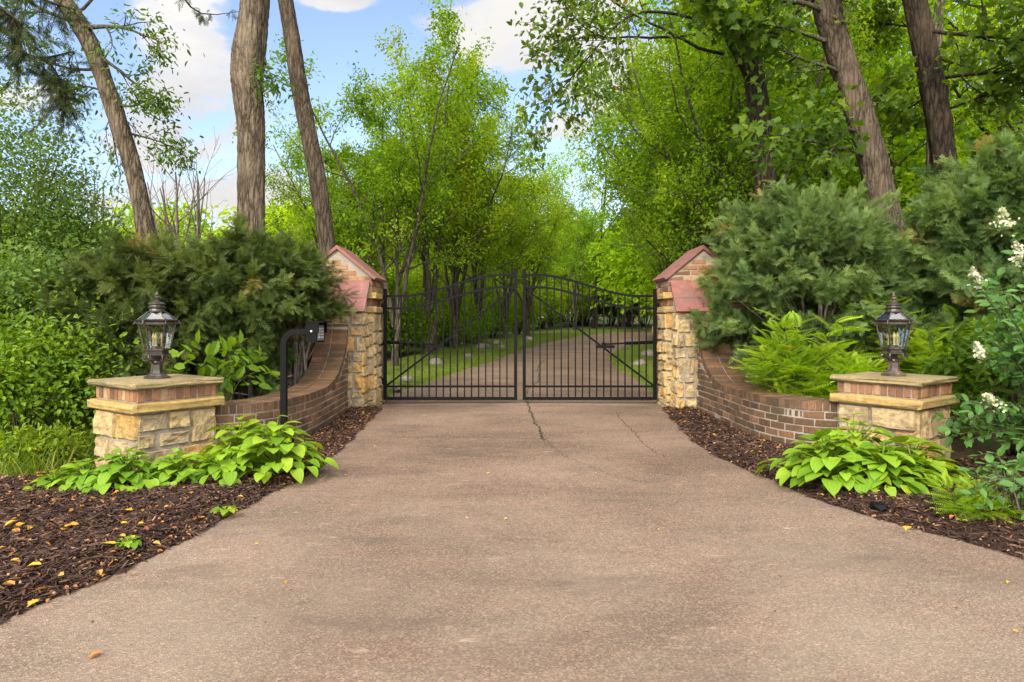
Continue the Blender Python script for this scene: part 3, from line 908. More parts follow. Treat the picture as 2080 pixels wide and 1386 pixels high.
# ------------------------------------------------------------------ gate piers
def gate_pier(xc, y0, label, seed, mirror):
    r_ = np.random.default_rng(seed); z0 = -.08; YD = .82; yc = y0 + YD / 2; c = (xc, yc); ux = (1, 0)
    o = empty('gate_pier', (0, 0, 0), 0, label, 'gate pier', 'stone and brick gate piers')
    hb = .52                                                    # half width of the brick head
    core = Geo(); core_box(core, c, ux, hb + .025, YD / 2 + .01, z0, 1.50); core_box(core, c, ux, hb - .004, YD / 2 - .004, 1.50, 2.02)
    st = Geo()
    for f in rect_faces(c, ux, hb + .03, YD / 2 + .012):
        stones(st, f, -.014, z0, f.L + .014, 1.495, r_, .36, .30)
    s1 = Geo(); slab(s1, c, ux, hb + .075, YD / 2 + .05, 1.495, 1.585, r_); s1.build('stone_band', 'band', o)
    s2 = Geo(); slab(s2, c, ux, hb + .075, YD / 2 + .05, 1.705, 1.80, r_); s2.build('stone_band', 'band', o)
    bw = Geo(); bcs = Geo(); rise = .43; ze = 2.02
    faces = rect_faces(c, ux, hb, YD / 2)
    for f in faces:
        u = .002
        while u < f.L - .03:
            brick(bcs, f, u, min(u + .20, f.L), 1.597, 1.695, .006, r_); u += .212
        courses(bw, f, 0, f.L, 1.81, 1.81 + .083 * 2 + .001, .235, .083, r_, .006)
    for k in (0, 2):
        f = faces[k]
        courses(bw, f, 0, f.L, 1.81 + .083 * 2, ze + rise + .05, .235, .083, r_, .006, top=lambda u_, f=f: ze - .012 + rise * (1 - abs(u_ - f.L / 2) / hb))
    bw.build('brick_head', 'brick_red', o); bcs.build('brick_course', 'brick_red', o)
    gb = Geo()
    V = np.array([[xc - hb, yc - YD / 2 + .002, ze], [xc + hb, yc - YD / 2 + .002, ze], [xc, yc - YD / 2 + .002, ze + rise],
                  [xc - hb, yc + YD / 2 - .002, ze], [xc + hb, yc + YD / 2 - .002, ze], [xc, yc + YD / 2 - .002, ze + rise]])
    gb.add(V, [np.array([[0, 1, 2], [5, 4, 3]]), np.array([[0, 2, 5, 3], [2, 1, 4, 5]])]); gb.build('gable_core', 'mortar_pale', o)
    rf = Geo(); th = .045; ov = .045
    sn = rise / math.hypot(hb, rise); cs = hb / math.hypot(hb, rise)
    for s_ in (-1, 1):
        ex = .055
        p0 = np.array([s_ * (hb + ex * cs), ze - ex * sn]); p1 = np.array([0, ze + rise]); nn = np.array([s_ * sn, cs]) * th
        ya, yb = yc - YD / 2 - ov, yc + YD / 2 + ov
        ring = [p0, p1, p1 + np.array([0, th / cs]), p0 + nn]
        V = np.array([[xc + q[0], yy, q[1] + .004] for yy in (ya, yb) for q in ring])
        rf.add(V, np.array([[0, 1, 2, 3], [7, 6, 5, 4], [0, 4, 5, 1], [1, 5, 6, 2], [2, 6, 7, 3], [3, 7, 4, 0]]), .3 + .3 * (s_ > 0))
    rf.build('roof', 'red_tile', o)
    # buttress on the drive side of the wall, with its sloping red cap
    bx, bd = .45, .33; bc_ = (xc, y0 - bd / 2 - .005)
    zt = 1.50
    core_box(core, bc_, ux, bx - .01, bd / 2, z0, zt - .01)
    core.build('mortar_core', 'mortar', o)
    for k, f in enumerate(rect_faces(bc_, ux, bx, bd / 2 + .0)):
        if k == 2: continue
        stones(st, f, -.014, z0, f.L + .014, zt, r_, .24, .28)
    st.build('stone_facing', 'stone', o)
    w = .50; ya, yb = y0 - bd - .07, y0 - .008; za, zb = 1.49, 1.965
    slope = nrm(np.array([yb - ya, zb - za])); nz = np.array([-slope[1], slope[0]]) * .03
    wedge = Geo()
    V = np.array([[xc + s_ * (w - .05), yy, zz] for s_ in (-1, 1) for yy, zz in ((y0 - bd, zt), (yb, zt), (yb, zb - .02), (y0 - bd, zt + .085))])
    wedge.add(V, np.array([[0, 1, 2, 3], [7, 6, 5, 4], [0, 4, 5, 1], [1, 5, 6, 2], [2, 6, 7, 3], [3, 7, 4, 0]])); wedge.build('cap_bed', 'mortar_pale', o)
    cap = Geo()
    rows = [0, .42, 1.0]
    for a, b in zip(rows[:-1], rows[1:]):
        for i in range(3):
            xa, xb = -w + 2 * w * i / 3 + .003, -w + 2 * w * (i + 1) / 3 - .003
            qa = np.array([ya, za]) + np.array([yb - ya, zb - za]) * (a + .006); qb = np.array([ya, za]) + np.array([yb - ya, zb - za]) * (b - .006)
            ring = [qa, qb, qb + nz, qa + nz]
            V = np.array([[xc + x_, q[0], q[1]] for x_ in (xa, xb) for q in ring])
            cap.add(V, np.array([[0, 1, 2, 3], [7, 6, 5, 4], [0, 4, 5, 1], [1, 5, 6, 2], [2, 6, 7, 3], [3, 7, 4, 0]]), r_.random())
    cap.build('buttress_cap', 'red_tile', o)
    bedm = Geo()
    V = np.array([[xc + s_ * (w - .004), q[0], q[1]] for s_ in (-1, 1) for q in (np.array([ya + .004, za + .004]), np.array([yb, zb - .002]), np.array([yb, zb - .002]) + nz * .8, np.array([ya + .004, za + .004]) + nz * .8)])
    bedm.add(V, np.array([[0, 1, 2, 3], [7, 6, 5, 4], [0, 4, 5, 1], [1, 5, 6, 2], [2, 6, 7, 3], [3, 7, 4, 0]])); bedm.build('tile_joint', 'mortar_pale', o)
    return o


gate_pier(-2.635, 10.3, 'gabled stone and brick gate pier with red cap at the left end of the gate', 301, False)
gate_pier(2.875, 10.3, 'gabled stone and brick gate pier with red cap at the right end of the gate', 307, True)

# ------------------------------------------------------------------ the iron gate: two leaves
GY = 10.75


def gate_leaf(xh, xm, label):
    """xh hinge edge, xm meeting edge"""
    o = empty('gate_leaf', (xh, GY, 0), 0, label, 'gate', 'leaves of the black iron gate')
    s_ = 1 if xm > xh else -1; W = abs(xm - xh); zb = .125

    def part(name, gm): return gm.build(name, 'iron', o)

    X_ = lambda t_: s_ * t_ * W

    def zr(t_): return 1.778 + (2.112 - 1.778) * (smooth(.12, .90, t_))
    pw = .05
    gm = Geo().box((X_(pw / 2 / W), 0, (zb + 1.86) / 2), (pw, .05, 1.86 - zb)); gm.box((X_(pw / 2 / W), 0, 1.866), (pw + .008, .058, .012)); part('hinge_post', gm)
    gm = Geo().box((X_(1 - pw / 2 / W), 0, (zb + 2.175) / 2), (pw, .05, 2.175 - zb)); gm.box((X_(1 - pw / 2 / W), 0, 2.181), (pw + .008, .058, .012)); part('meeting_post', gm)
    t0, t1 = pw / W, 1 - pw / W

    def sweep(dz_, h, w=.034):
        tt = np.linspace(t0, t1, 60); V = []
        for q in tt:
            z_ = zr(q) + dz_
            V += [[X_(q), -w / 2, z_ - h], [X_(q), w / 2, z_ - h], [X_(q), w / 2, z_], [X_(q), -w / 2, z_]]
        i = np.arange(59)[:, None] * 4; j = np.arange(4)[None]; j2 = (j + 1) % 4
        return Geo().add(V, [np.stack([i + j, i + j2, i + 4 + j2, i + 4 + j], -1).reshape(-1, 4)])
    part('top_rail', sweep(.0, .036)); part('arched_rail', sweep(-.195, .034))
    lx = W - 2 * pw
    part('lower_rail', Geo().box((X_(.5), 0, .338), (lx, .034, .030)))
    part('bottom_rail', Geo().box((X_(.5), 0, .148), (lx, .046, .046)))
    n = 18
    for i in range(1, n):
        tq = t0 + (t1 - t0) * i / n
        part('picket', Geo().box((X_(tq), 0, (.172 + zr(tq) - .03) / 2), (.019, .019, zr(tq) - .03 - .172)))
    a = np.array([X_(t0), .028, .355]); b = np.array([X_(t1), .028, zr(t1) - .24])
    d = nrm(b - a); L_ = np.linalg.norm(b - a)
    part('diagonal_brace', Geo().box((a + b) / 2, (L_, .02, .030), M3=np.stack([d, [0, 1, 0], np.cross(d, [0, 1, 0])], -1)))
    gm = Geo().box((X_(.385), -.024, .965), (.30, .010, .045)); part('opener_bracket', gm)
    for z_ in (.42, 1.6):
        gm = Geo().lathe([(.022, z_ - .05), (.022, z_ + .05)], 8, (-s_ * .018, 0, 0)); part('hinge', gm)
    return o


gate_leaf(-2.022, .082, 'left leaf of the black iron gate, rising to the middle')
gate_leaf(2.275, .168, 'right leaf of the black iron gate, rising to the middle')


def opener(xp, xe, label):
    o = empty('gate_opener', (xp, GY, 1.0), 0, label, 'gate opener', 'arms that swing the gate leaves')
    s_ = 1 if xe > xp else -1; L_ = abs(xe - xp)
    gm = Geo().tube([(0, .20, .03), (s_ * L_ * .62, .10, .014)], .027, 10); gm.build('arm_housing', 'iron', o)
    Geo().tube([(s_ * L_ * .62, .10, .014), (s_ * L_, .045, 0)], .013, 8).build('push_rod', 'iron', o)
    Geo().box((s_ * L_, .034, -.003), (.06, .02, .06)).build('rod_bracket', 'iron', o)
    Geo().box((-s_ * .02, .21, .03), (.08, .10, .10)).build('post_bracket', 'iron', o)


opener(-2.09, -1.19, 'black swing arm behind the left gate leaf')
opener(2.345, 1.445, 'black swing arm behind the right gate leaf')


# ------------------------------------------------------------------ lanterns
def lantern(c, z0, rz, label, finish):
    o = empty('lantern', (c[0], c[1], z0), rz, label, 'lantern', 'hexagonal lanterns on the pillars')
    B = 'bronze'
    def hexa(name, prof, mat=B, k=6, **kw): return Geo().lathe(prof, k, **kw).build(name, mat, o)
    hexa('base', [(.115, 0), (.115, .018), (.088, .026), (.080, .034), (.062, .05), (.055, .075), (.050, .13), (.058, .142), (.040, .150)], finish)
    hexa('neck', [(.036, .15), (.030, .165), (.042, .18), (.033, .195), (.050, .215), (.052, .225)], B, 12)
    for i in range(6):
        a = i * PI / 3
        q = np.linspace(0, 1, 12); r = .045 + .075 * np.sin(q * 2.3) ; z = .145 + .075 * q + .012 * np.sin(q * 9)
        Geo().tube(np.stack([r * math.cos(a), r * math.sin(a), z], 1), .008, 5).build('scroll_bracket', B, o)
    hexa('lower_ring', [(.090, .215), (.118, .222), (.118, .232), (.100, .238), (.100, .262), (.128, .268), (.128, .282), (.10, .284)])
    zb, zt, rb, rt = .282, .52, .112, .158
    for i in range(6):
        a = i * PI / 3; b = a + PI / 3
        p = lambda an, r, z: np.array([r * math.cos(an), r * math.sin(an), z])
        Geo().tube([p(a, rb, zb), p(a, rt, zt)], .0085, 5).build('frame_bar', B, o)
        V = np.array([p(a, rb - .004, zb), p(b, rb - .004, zb), p(b, rt - .004, zt), p(a, rt - .004, zt)])
        Geo().add(V, np.array([[0, 1, 2, 3]])).build('glass_pane', 'glass', o)
    hexa('crown_ring', [(.150, .505), (.170, .512), (.170, .530), (.158, .536), (.176, .548), (.180, .556), (.160, .562)])
    for i in range(6):
        a = i * PI / 3
        q = np.linspace(0, 1, 14); th = q * 4.6
        r = .170 + .036 * q ** .5 + .014 * np.cos(th) * q; z = .520 + .018 * np.sin(th) + .014 * q
        Geo().tube(np.stack([r * math.cos(a), r * math.sin(a), z], 1), .0075, 5).build('scroll', B, o)
    for i in range(6):
        a = i * PI / 3; b = a + PI / 3
        p = lambda an, r, z: np.array([r * math.cos(an), r * math.sin(an), z])
        pr = [(.160, .560), (.130, .585), (.095, .612), (.075, .630)]
        V = np.array([p(an, r, z) for r, z in pr for an in (a, b)])
        Geo().add(V, np.array([[0, 1, 3, 2], [2, 3, 5, 4], [4, 5, 7, 6]])).build('roof_pane', 'roof_glass', o)
        Geo().tube([p(a, r + .003, z) for r, z in pr], .006, 4).build('roof_rib', B, o)
    hexa('collar', [(.080, .626), (.084, .634), (.070, .642), (.066, .660), (.078, .668), (.080, .676), (.068, .682), (.066, .694), (.078, .702), (.078, .710), (.05, .720), (.036, .728)], B, 12)
    hexa('finial', [(.020, .726), (.022, .742), (.012, .748), (.026, .762), (.028, .772), (.012, .784), (.018, .792), (.016, .802), (.004, .822), (.001, .826)], finish, 10)
    st = Geo().lathe([(.05, .284), (.045, .300), (.016, .310), (.012, .34)], 8); st.build('socket_cluster', B, o)
    for i in range(3):
        a = i * 2.094 + .4; q = (.042 * math.cos(a), .042 * math.sin(a), 0)
        cs = Geo().lathe([(.020, .305), (.011, .312), (.011, .365)], 8, q).build('candle_sleeve', 'candle', o)
        Geo().lathe([(.006, .363), (.014, .380), (.016, .395), (.010, .415), (.002, .435)], 8, q).build('bulb', 'bulb', cs)
    return o


lantern(CLp, .831, .35, 'hexagonal dark bronze lantern on the left stone pillar', 'bronze')
lantern(CRp, .831, -.25, 'hexagonal dark bronze lantern with rust-toned base on the right stone pillar', 'bronze_rust')

# ------------------------------------------------------------------ keypad post
kp = empty('keypad_post', (-2.245, 6.72, g(-2.245, 6.72)), 0, 'black gooseneck post with keypad box in front of the left brick wall', 'keypad post')
pts = [(0, 0, 0), (0, 0, 1.14)] + [(.13 - .13 * math.cos(a), 0, 1.14 + .13 * math.sin(a)) for a in np.linspace(.15, PI / 2, 9)] + [(.27, 0, 1.27)]
pts = np.array(pts)
gm = Geo(); w = .028
tg = nrm(np.gradient(pts, axis=0)); nn = np.stack([-tg[:, 2], tg[:, 1] * 0, tg[:, 0]], 1)
V = np.stack([pts + nn * a + np.array([0, b, 0]) for a, b in ((-w, -w), (w, -w), (w, w), (-w, w))], 1)
i = np.arange(len(pts) - 1)[:, None] * 4; j = np.arange(4)[None]; j2 = (j + 1) % 4
gm.add(V, [np.stack([i + j, i + j2, i + 4 + j2, i + 4 + j], -1).reshape(-1, 4), np.array([[0, 1, 2, 3]]), np.array([[0, 1, 2, 3]]) + 4 * (len(pts) - 1)])
gm.build('gooseneck', 'iron', kp)
Geo().box((0, 0, .075), (.16, .16, .012)).build('base_plate', 'iron', kp)
Geo().box((.07, -.01, .22), (.05, .05, .18)).build('conduit', 'iron', kp)
bxg = Geo().box((.055, 0, 0), (.115, .135, .195)); bxg.box((.09, 0, .101), (.205, .150, .012)); bxg.box((.12, -.071, .045), (.04, .006, .10)); bxg.box((.12, .071, .045), (.04, .006, .10))
kb = bxg.build('keypad_box', 'iron', kp); kb.location = (.262, 0, 1.265); kb.rotation_euler = (0, 0, -.30)
Geo().box((.1145, 0, -.005), (.006, .105, .150)).build('keypad', 'keypad', kb)
for a in range(4):
    for b in range(3):
        Geo().box((.119, -.03 + b * .03, .035 - a * .028), (.006, .018, .017)).build('key', 'key', kb)
lk = Geo().lathe([(.011, 0), (.011, .006), (.008, .008)], 10).build('lock', 'chrome', kb)
lk.location = (.055, -.067, .01); lk.rotation_euler = (PI / 2, 0, 0)

# small spotlight on a stake beside the left pillar, and a dark stone by the right hostas
sx, sy = float(P(172, 935, 5.9)[0]), 5.9
sp = empty('garden_spotlight', (sx, sy, g(sx, sy)), 0, 'small black spotlight on a stake left of the left stone pillar', 'spotlight')
Geo().tube([(0, 0, 0), (0, 0, .10)], .009, 6).build('stake', 'iron', sp)
Geo().tube([(.02, 0, .08), (-.012, .0, .16)], [.026, .032], 10).build('lamp_head', 'iron', sp)
r_ = np.random.default_rng(5)
x_, y_ = 2.62, 4.86
V = _ic * np.array([.075, .06, .035]) * (1 + r_.normal(0, .16, (12, 1)))
Geo().add(V + np.array([x_, y_, g(x_, y_) + .06]), _if).build('dark_stone', M['iron'], label='small black stone on the mulch in front of the right hostas', cat='stone')


# ------------------------------------------------------------------ trees
def ground_at(o, x, y, dz_=-.03):
    o.location = (x, y, g(x, y) + dz_); return o


def make_tree(name, seed, stems, cfg, leafmat, tpl, per, size, bark, label, cat='tree', group=None, k=7, **lk):
    t_ = Tree(seed); rr = t_.r
    for (p, d, L, r) in stems: t_.branch(p, d, L, r, 0, cfg if L > 1.5 else dict(cfg, lv=0, leaflv=-1))
    o = empty(name, (0, 0, 0), 0, label, cat, group)
    t_.wood(Geo(), k).build('trunk', bark, o, shade=True)
    t_.leaves(Geo(), tpl, per, size, **lk).build('crown', leafmat, o)
    return o, t_


def vase(seed, n, h, spread, r):
    """several stems forking from one low bole"""
    q = np.random.default_rng(seed); st = [((0, 0, 0), (q.normal(0, .04), q.normal(0, .04), 1), 1.35, r * 1.15)]
    a0 = q.uniform(0, 6.28)
    for i in range(n):
        a = a0 + i * 6.283 / n + q.normal(0, .25); s_ = spread * q.uniform(.5, 1.15)
        st.append(((.03 * math.cos(a), .03 * math.sin(a), .98 + q.uniform(-.15, .2)), (math.cos(a) * s_, math.sin(a) * s_, 1), (h - .4) * q.uniform(.78, 1.05), r * q.uniform(.5, .72)))
    return st


CV = dict(lv=2, nch=[11, 6], st=[.16, .2], ang=[.84, .75], rat=[.40, .48], wob=[.06, .12, .16], trop=[.025, .05, .0], leaflv=1)
verge = []
for sd, n, h in ((1, 5, 7.6), (2, 4, 6.6), (3, 6, 7.2)):
    o, _ = make_tree('verge_tree', 40 + sd, vase(60 + sd, n, h, .27, .105), CV, 'leaf_verge', LEAF6, 78, .084, 'bark_twig',
                     'x', 'tree', 'slender multi-stemmed trees along the drive behind the gate', spread=.115, droop=.5)
    verge.append(o)
VG = 'slender multi-stemmed trees along the drive behind the gate'
spots = [(-2.85, 16.6, 0, .98, 1.6, 'tallest slender forked tree beyond the left gate leaf, nearest the left pier'),
         (-2.45, 20.2, 1, 1.22, 1.2, 'second slender forked tree along the left verge beyond the gate'),
         (-1.85, 22.8, 2, 1.08, 2.4, 'third slender forked tree along the left verge beyond the gate'),
         (-1.2, 25.2, 1, 1.05, 3.9, 'fourth slender forked tree along the left verge, seen left of the gate middle'),
         (-.27, 28.6, 0, .95, 5.0, 'slender forked tree on the verge just left of the meeting posts'),
         (.75, 31.5, 2, 1.0, .9, 'slender forked tree on the verge seen right behind the meeting posts'),
         (3.7, 40.3, 1, 1.0, 1.9, 'slender forked tree past the bend, seen through the middle of the right leaf'),
         (7.1, 43.6, 2, 1.0, 2.7, 'slender forked tree past the bend, farthest right seen through the gate'),
         (-4.7, 18.5, 2, .80, 4.4, 'light green slender tree set back behind the left pier'),
         (-5.0, 27.0, 0, .95, 5.3, 'light green slender tree deep behind the left verge row'),
         (-2.6, 33.0, 1, 1.1, .4, 'light green slender tree farthest behind the left verge row')]
free = [True] * 3
for x, y, p, sc, rz, lab in spots:
    o = verge[p] if free[p] else dup(verge[p])
    free[p] = False
    o['label'] = lab; o['group'] = VG
    ground_at(o, x, y); o.rotation_euler = (0, 0, rz); o.scale = (sc,) * 3

right_spots = [(4.7, 14.4, 0, 1.05, 2.0, 'fine-leaved slender tree just behind the right pier'),
               (5.7, 16.0, 2, 1.25, .2, 'fine-leaved slender tree behind the right juniper, left of the woodland trunks'),
               (4.6, 18.6, 1, 1.15, 4.0, 'fine-leaved slender tree on the island side of the drive beyond the right pier'),
               (5.6, 22.0, 0, 1.0, 5.4, 'fine-leaved slender tree farther along the right side of the drive'),
               (7.3, 19.5, 2, 1.05, 1.4, 'fine-leaved slender tree at the edge of the right woodland'),
               (4.1, 15.8, 1, .9, 1.0, 'fine-leaved slender tree leaning out over the drive just beyond the right pier'), (6.6, 17.5, 1, 1.45, 5.0, 'tallest fine-leaved slender tree, under the forked oak limb'), (5.2, 20.5, 0, 1.25, .8, 'fine-leaved slender tree at the middle of the right side of the drive'),
               (6.0, 26.0, 1, 1.05, 3.0, 'fine-leaved slender tree farthest along the right side of the drive')]
RG = 'fine-leaved slender trees right of the drive'
for x, y, p, sc, rz, lab in right_spots:
    o = dup(verge[p], label=lab, group=RG)
    ground_at(o, x, y); o.rotation_euler = (0, 0, rz); o.scale = (sc,) * 3
    o.children[0 if o.children[0].name.startswith('crown') else 1]

# ---- woodland trees behind, on the right slope
CW = dict(lv=3, nch=[13, 6, 4], st=[.25, .25, .2], ang=[1.0, .8, .7], rat=[.42, .48, .5], wob=[.03, .1, .14, .16], trop=[.02, .04, .02, 0], leaflv=1, seg=.6)
wood = []
for sd, mat, h in ((1, 'leaf_bright', 13), (2, 'leaf_wood', 14)):
    o, _ = make_tree('woodland_tree', 80 + sd, [((0, 0, 0), (.04, .02, 1), h, .24)], CW, mat, LEAF6, 13, .22, 'bark_dark', 'x', 'tree', None, spread=.30, droop=.3)
    wood.append(o)
WG = 'woodland trees on the right slope'
wspots = [(12.5, 24, 0, 1.0, 0, 'tall yellow-green woodland tree left of the dark leaning trunks'), (16.5, 22, 0, 1.0, 1, 'tall yellow-green woodland tree behind the dark upright trunk'),
          (15, 29, 0, 1.15, 2, 'tall yellow-green woodland tree deep between the leaning and the dark trunk'), (21, 26, 0, 1.0, 3, 'tall yellow-green woodland tree at the far right edge'),
          (10.2, 30, 1, 1.0, 4, 'mid-green woodland tree behind the slender trees right of the drive'), (14.2, 18.2, 1, .80, 5, 'mid-green woodland tree at the right, behind the blue-green junipers'),
          (18.5, 33, 1, 1.1, 1.5, 'mid-green woodland tree deep in the right woodland'), (8.0, 36, 1, .9, 2.5, 'mid-green woodland tree above the far bend of the drive'),
          (12.5, 40, 0, 1.0, .7, 'yellow-green woodland tree beyond the far bend of the drive'), (24, 34, 0, 1.2, 3.3, 'yellow-green woodland tree deepest at the far right'),
          (9.2, 22.5, 1, .85, 3.6, 'mid-green woodland tree between the slender trees and the leaning trunk'), (2.6, 46, 0, .80, 2.1, 'yellow-green tree in the dip of the skyline right of the meeting posts'), (5.2, 43, 0, .80, 4.4, 'yellow-green tree in the dip of the skyline above the right gate leaf'), (3.2, 52, 0, .9, 1.1, 'yellow-green tree closing the view beyond the gate'),
          (11.5, 20.0, 0, .62, 2.9, 'low yellow-green understorey tree behind the leaning trunk'), (15.0, 16.0, 0, .55, 4.9, 'low yellow-green understorey tree at the right edge')]
f = [True, True]
for x, y, p, sc, rz, lab in wspots:
    o = wood[p] if f[p] else dup(wood[p])
    f[p] = False
    o['label'] = lab; o['group'] = WG
    ground_at(o, x, y); o.rotation_euler = (0, 0, rz); o.scale = (sc,) * 3

# ---- pale far trees on the left, beyond the open ground
far, _ = make_tree('far_tree', 91, [((0, 0, 0), (0, 0, 1), 9, .2)], dict(lv=2, nch=[14, 7], st=[.18, .2], ang=[1.05, .8], rat=[.42, .5], wob=[.04, .1, .14], trop=[.02, .05, 0], leaflv=1, seg=.8),
                   'leaf_bright', LEAF6, 16, .42, 'bark_dark', 'x', 'tree', None, spread=.45)
FG = 'far trees across the low ground on the left'
q = np.random.default_rng(17)
fl = []
n_far = 22
for i in range(n_far):
    px = -60 + 760 * i / (n_far - 1); d = q.uniform(52, 92); fl.append((px, d))
for i, (px, d) in enumerate(fl):
    o = far if i == 0 else dup(far)
    x = (px - CX) / F_PX * d; sc = (CAMZ - g(x, d) + (HY - q.uniform(435, 500)) / F_PX * d) / 9.2
    ground_at(o, x, d); o.rotation_euler = (0, 0, q.uniform(0, 6)); o.scale = (sc * 1.25, sc * 1.25, sc)
    o['group'] = FG; o['label'] = 'pale yellow-green tree in the far tree line left of the gate'


# ---- the big trunks near the gate, with limbs above the picture
def big_tree(name, label, ctrl, rad, bark, seed, limbs=(), leafmat='leaf_maple', tpl=MAPLE, lsize=.13, per=9, top=True, lump=.05, cfg=None, cat='tree'):
    o = empty(name, tuple(ctrl[0]), 0, label, cat)
    base = np.asarray(ctrl[0])
    gm = Geo(); pts = trunk_geo(gm, np.asarray(ctrl) - base, rad, 110, 24, seed, lump)
    t_ = Tree(seed)
    cfg = cfg or dict(lv=2, nch=[8, 6], st=[.3, .25], ang=[.75, .75], rat=[.48, .5], wob=[.09, .13, .16], trop=[.03, .02, -.01], leaflv=1)
    for (p0, p1, L, r) in limbs:
        p0 = np.asarray(p0, float) - base; d = np.asarray(p1, float) - base - p0
        t_.branch(p0, d, L, r, 0, cfg)
    if top:
        a0 = t_.r.uniform(0, 6)
        for i in range(6):
            q_ = pts[-1 - 4 * (i // 2)]; a = a0 + i * 2.2
            t_.branch(q_, (math.cos(a), math.sin(a), .9), 3.2, rad[-1] * .5, 0, cfg)
    gm.build('trunk', bark, o, shade=True)
    if t_.lines:
        st_ = [k_ for k_, l_ in enumerate(t_.lines) if l_[2] == 0] + [len(t_.lines)]
        al = t_.lines
        for a_, b_ in zip(st_[:-1], st_[1:]):
            t_.lines = al[a_:b_]
            t_.wood(Geo(), 6).build('limb', 'bark_twig' if bark != 'bark_dark' else 'bark_dark', o, shade=True)
        t_.lines = al
        t_.leaves(Geo(), tpl, per, lsize, spread=.13, droop=.45).build('crown', leafmat, o)
    return o


def W(*q): return [P(*a) for a in q]


def root(px, py, d):
    x = (px - CX) / F_PX * d; return np.array([x, d, g(x, d) - .1])


# leaning grey ash on the far left
dA = 11.5
big_tree('leaning_tree', 'grey-brown trunk leaning left with loose ash-like leaves, leftmost of the three bare trunks',
         [root(312, 0, dA)] + W((305, 560, dA), (296, 460, dA), (268, 330, dA), (228, 210, dA), (192, 110, dA), (158, 45, dA), (100, -40, dA), (20, -160, dA)),
         [.17, .155, .145, .14, .135, .14, .145, .12, .09], 'bark_grey', 401,
         limbs=[(P(170, 62, dA), P(235, 50, dA - .3), 1.7, .045), (P(190, 105, dA), P(255, 150, dA - .3), 1.5, .035), (P(192, 108, dA), P(268, 215, dA + .2), 2.0, .03), (P(228, 210, dA), P(310, 235, dA - .2), 1.1, .025),
                (P(160, 50, dA), P(100, 0, dA - .3), 1.4, .04), (P(205, 140, dA), P(120, 125, dA - .4), 1.3, .03), (P(215, 180, dA), P(125, 190, dA + .4), 1.0, .025), (P(250, 270, dA), P(330, 290, dA + .3), 1.0, .022), (P(150, 30, dA), P(240, -20, dA + .3), 1.8, .03)],
         leafmat='leaf_ash', tpl=NARROW, lsize=.10, per=12,
         cfg=dict(lv=2, nch=[6, 4], st=[.25, .2], ang=[.6, .7], rat=[.45, .5], wob=[.14, .15, .16], trop=[-.02, -.05, -.08], leaflv=1, seg=.2))
# thick wavy trunk
dB = 10.8
big_tree('wavy_trunk_tree', 'thick wavy grey-brown trunk in the middle of the three bare trunks',
         [root(512, 0, dB)] + W((512, 560, dB), (511, 430, dB), (512, 330, dB), (511, 250, dB), (505, 190, dB), (503, 150, dB), (506, 100, dB), (514, 40, dB), (519, -20, dB), (525, -120, dB), (540, -260, dB)),
         [.225, .21, .202, .208, .208, .232, .250, .254, .225, .212, .20, .17], 'bark_grey', 402,
         limbs=[(P(528, 150, dB), P(575, 150, dB - .4), .55, .02), (P(530, 190, dB), P(560, 165, dB - .3), .42, .016)], leafmat='leaf_ash', tpl=NARROW, lsize=.14, per=12, lump=.012,
         cfg=dict(lv=1, nch=[5], st=[.3], ang=[.7], rat=[.5], wob=[.1, .13], trop=[-.02, -.05], leaflv=1, seg=.15))
dC = 13.2
big_tree('straight_trunk_tree', 'straight brown trunk leaning left, rising right behind the left gate pier',
         [root(672, 0, dC)] + W((668, 560, dC), (660, 460, dC), (645, 360, dC), (625, 260, dC), (607, 170, dC), (595, 90, dC), (580, 0, dC), (560, -110, dC), (535, -230, dC)),
         [.175, .165, .158, .158, .155, .16, .15, .14, .13, .11], 'bark_brown', 403, leafmat='leaf_ash', tpl=LEAF6, lsize=.13, lump=.02)
# right: maples with low sweeping branches
MC = dict(lv=2, nch=[8, 5], st=[.18, .2], ang=[.62, .7], rat=[.42, .5], wob=[.06, .12, .15], trop=[.0, .0, -.04], leaflv=1, seg=.25)
dD = 12.0
big_tree('leaning_maple', 'thick brown trunk leaning left behind the large juniper, with low sweeping maple leaves',
         [root(1822, 0, dD)] + W((1812, 520, dD), (1793, 420, dD), (1762, 290, dD), (1728, 180, dD), (1700, 90, dD), (1680, 10, dD), (1668, -80, dD), (1655, -220, dD), (1640, -420, dD), (1622, -640, dD)),
         [.27, .25, .245, .235, .225, .22, .235, .20, .18, .15, .11], 'bark_brown', 404,
         limbs=[(P(1765, 320, dD), P(1580, 262, dD - 1.3), 2.9, .045), (P(1752, 270, dD), P(1620, 235, dD - .9), 1.7, .03), (P(1722, 150, dD), P(1580, 110, dD - .8), 2.2, .04),
                (P(1700, 90, dD), P(1500, 60, dD - .4), 2.6, .045), (P(1690, 30, dD), P(1480, -60, dD - 1), 2.8, .05), (P(1740, 210, dD + .2), P(1850, 190, dD + 1.5), 1.6, .03)],
         per=9, lsize=.135, cfg=MC)
dE = 13.0
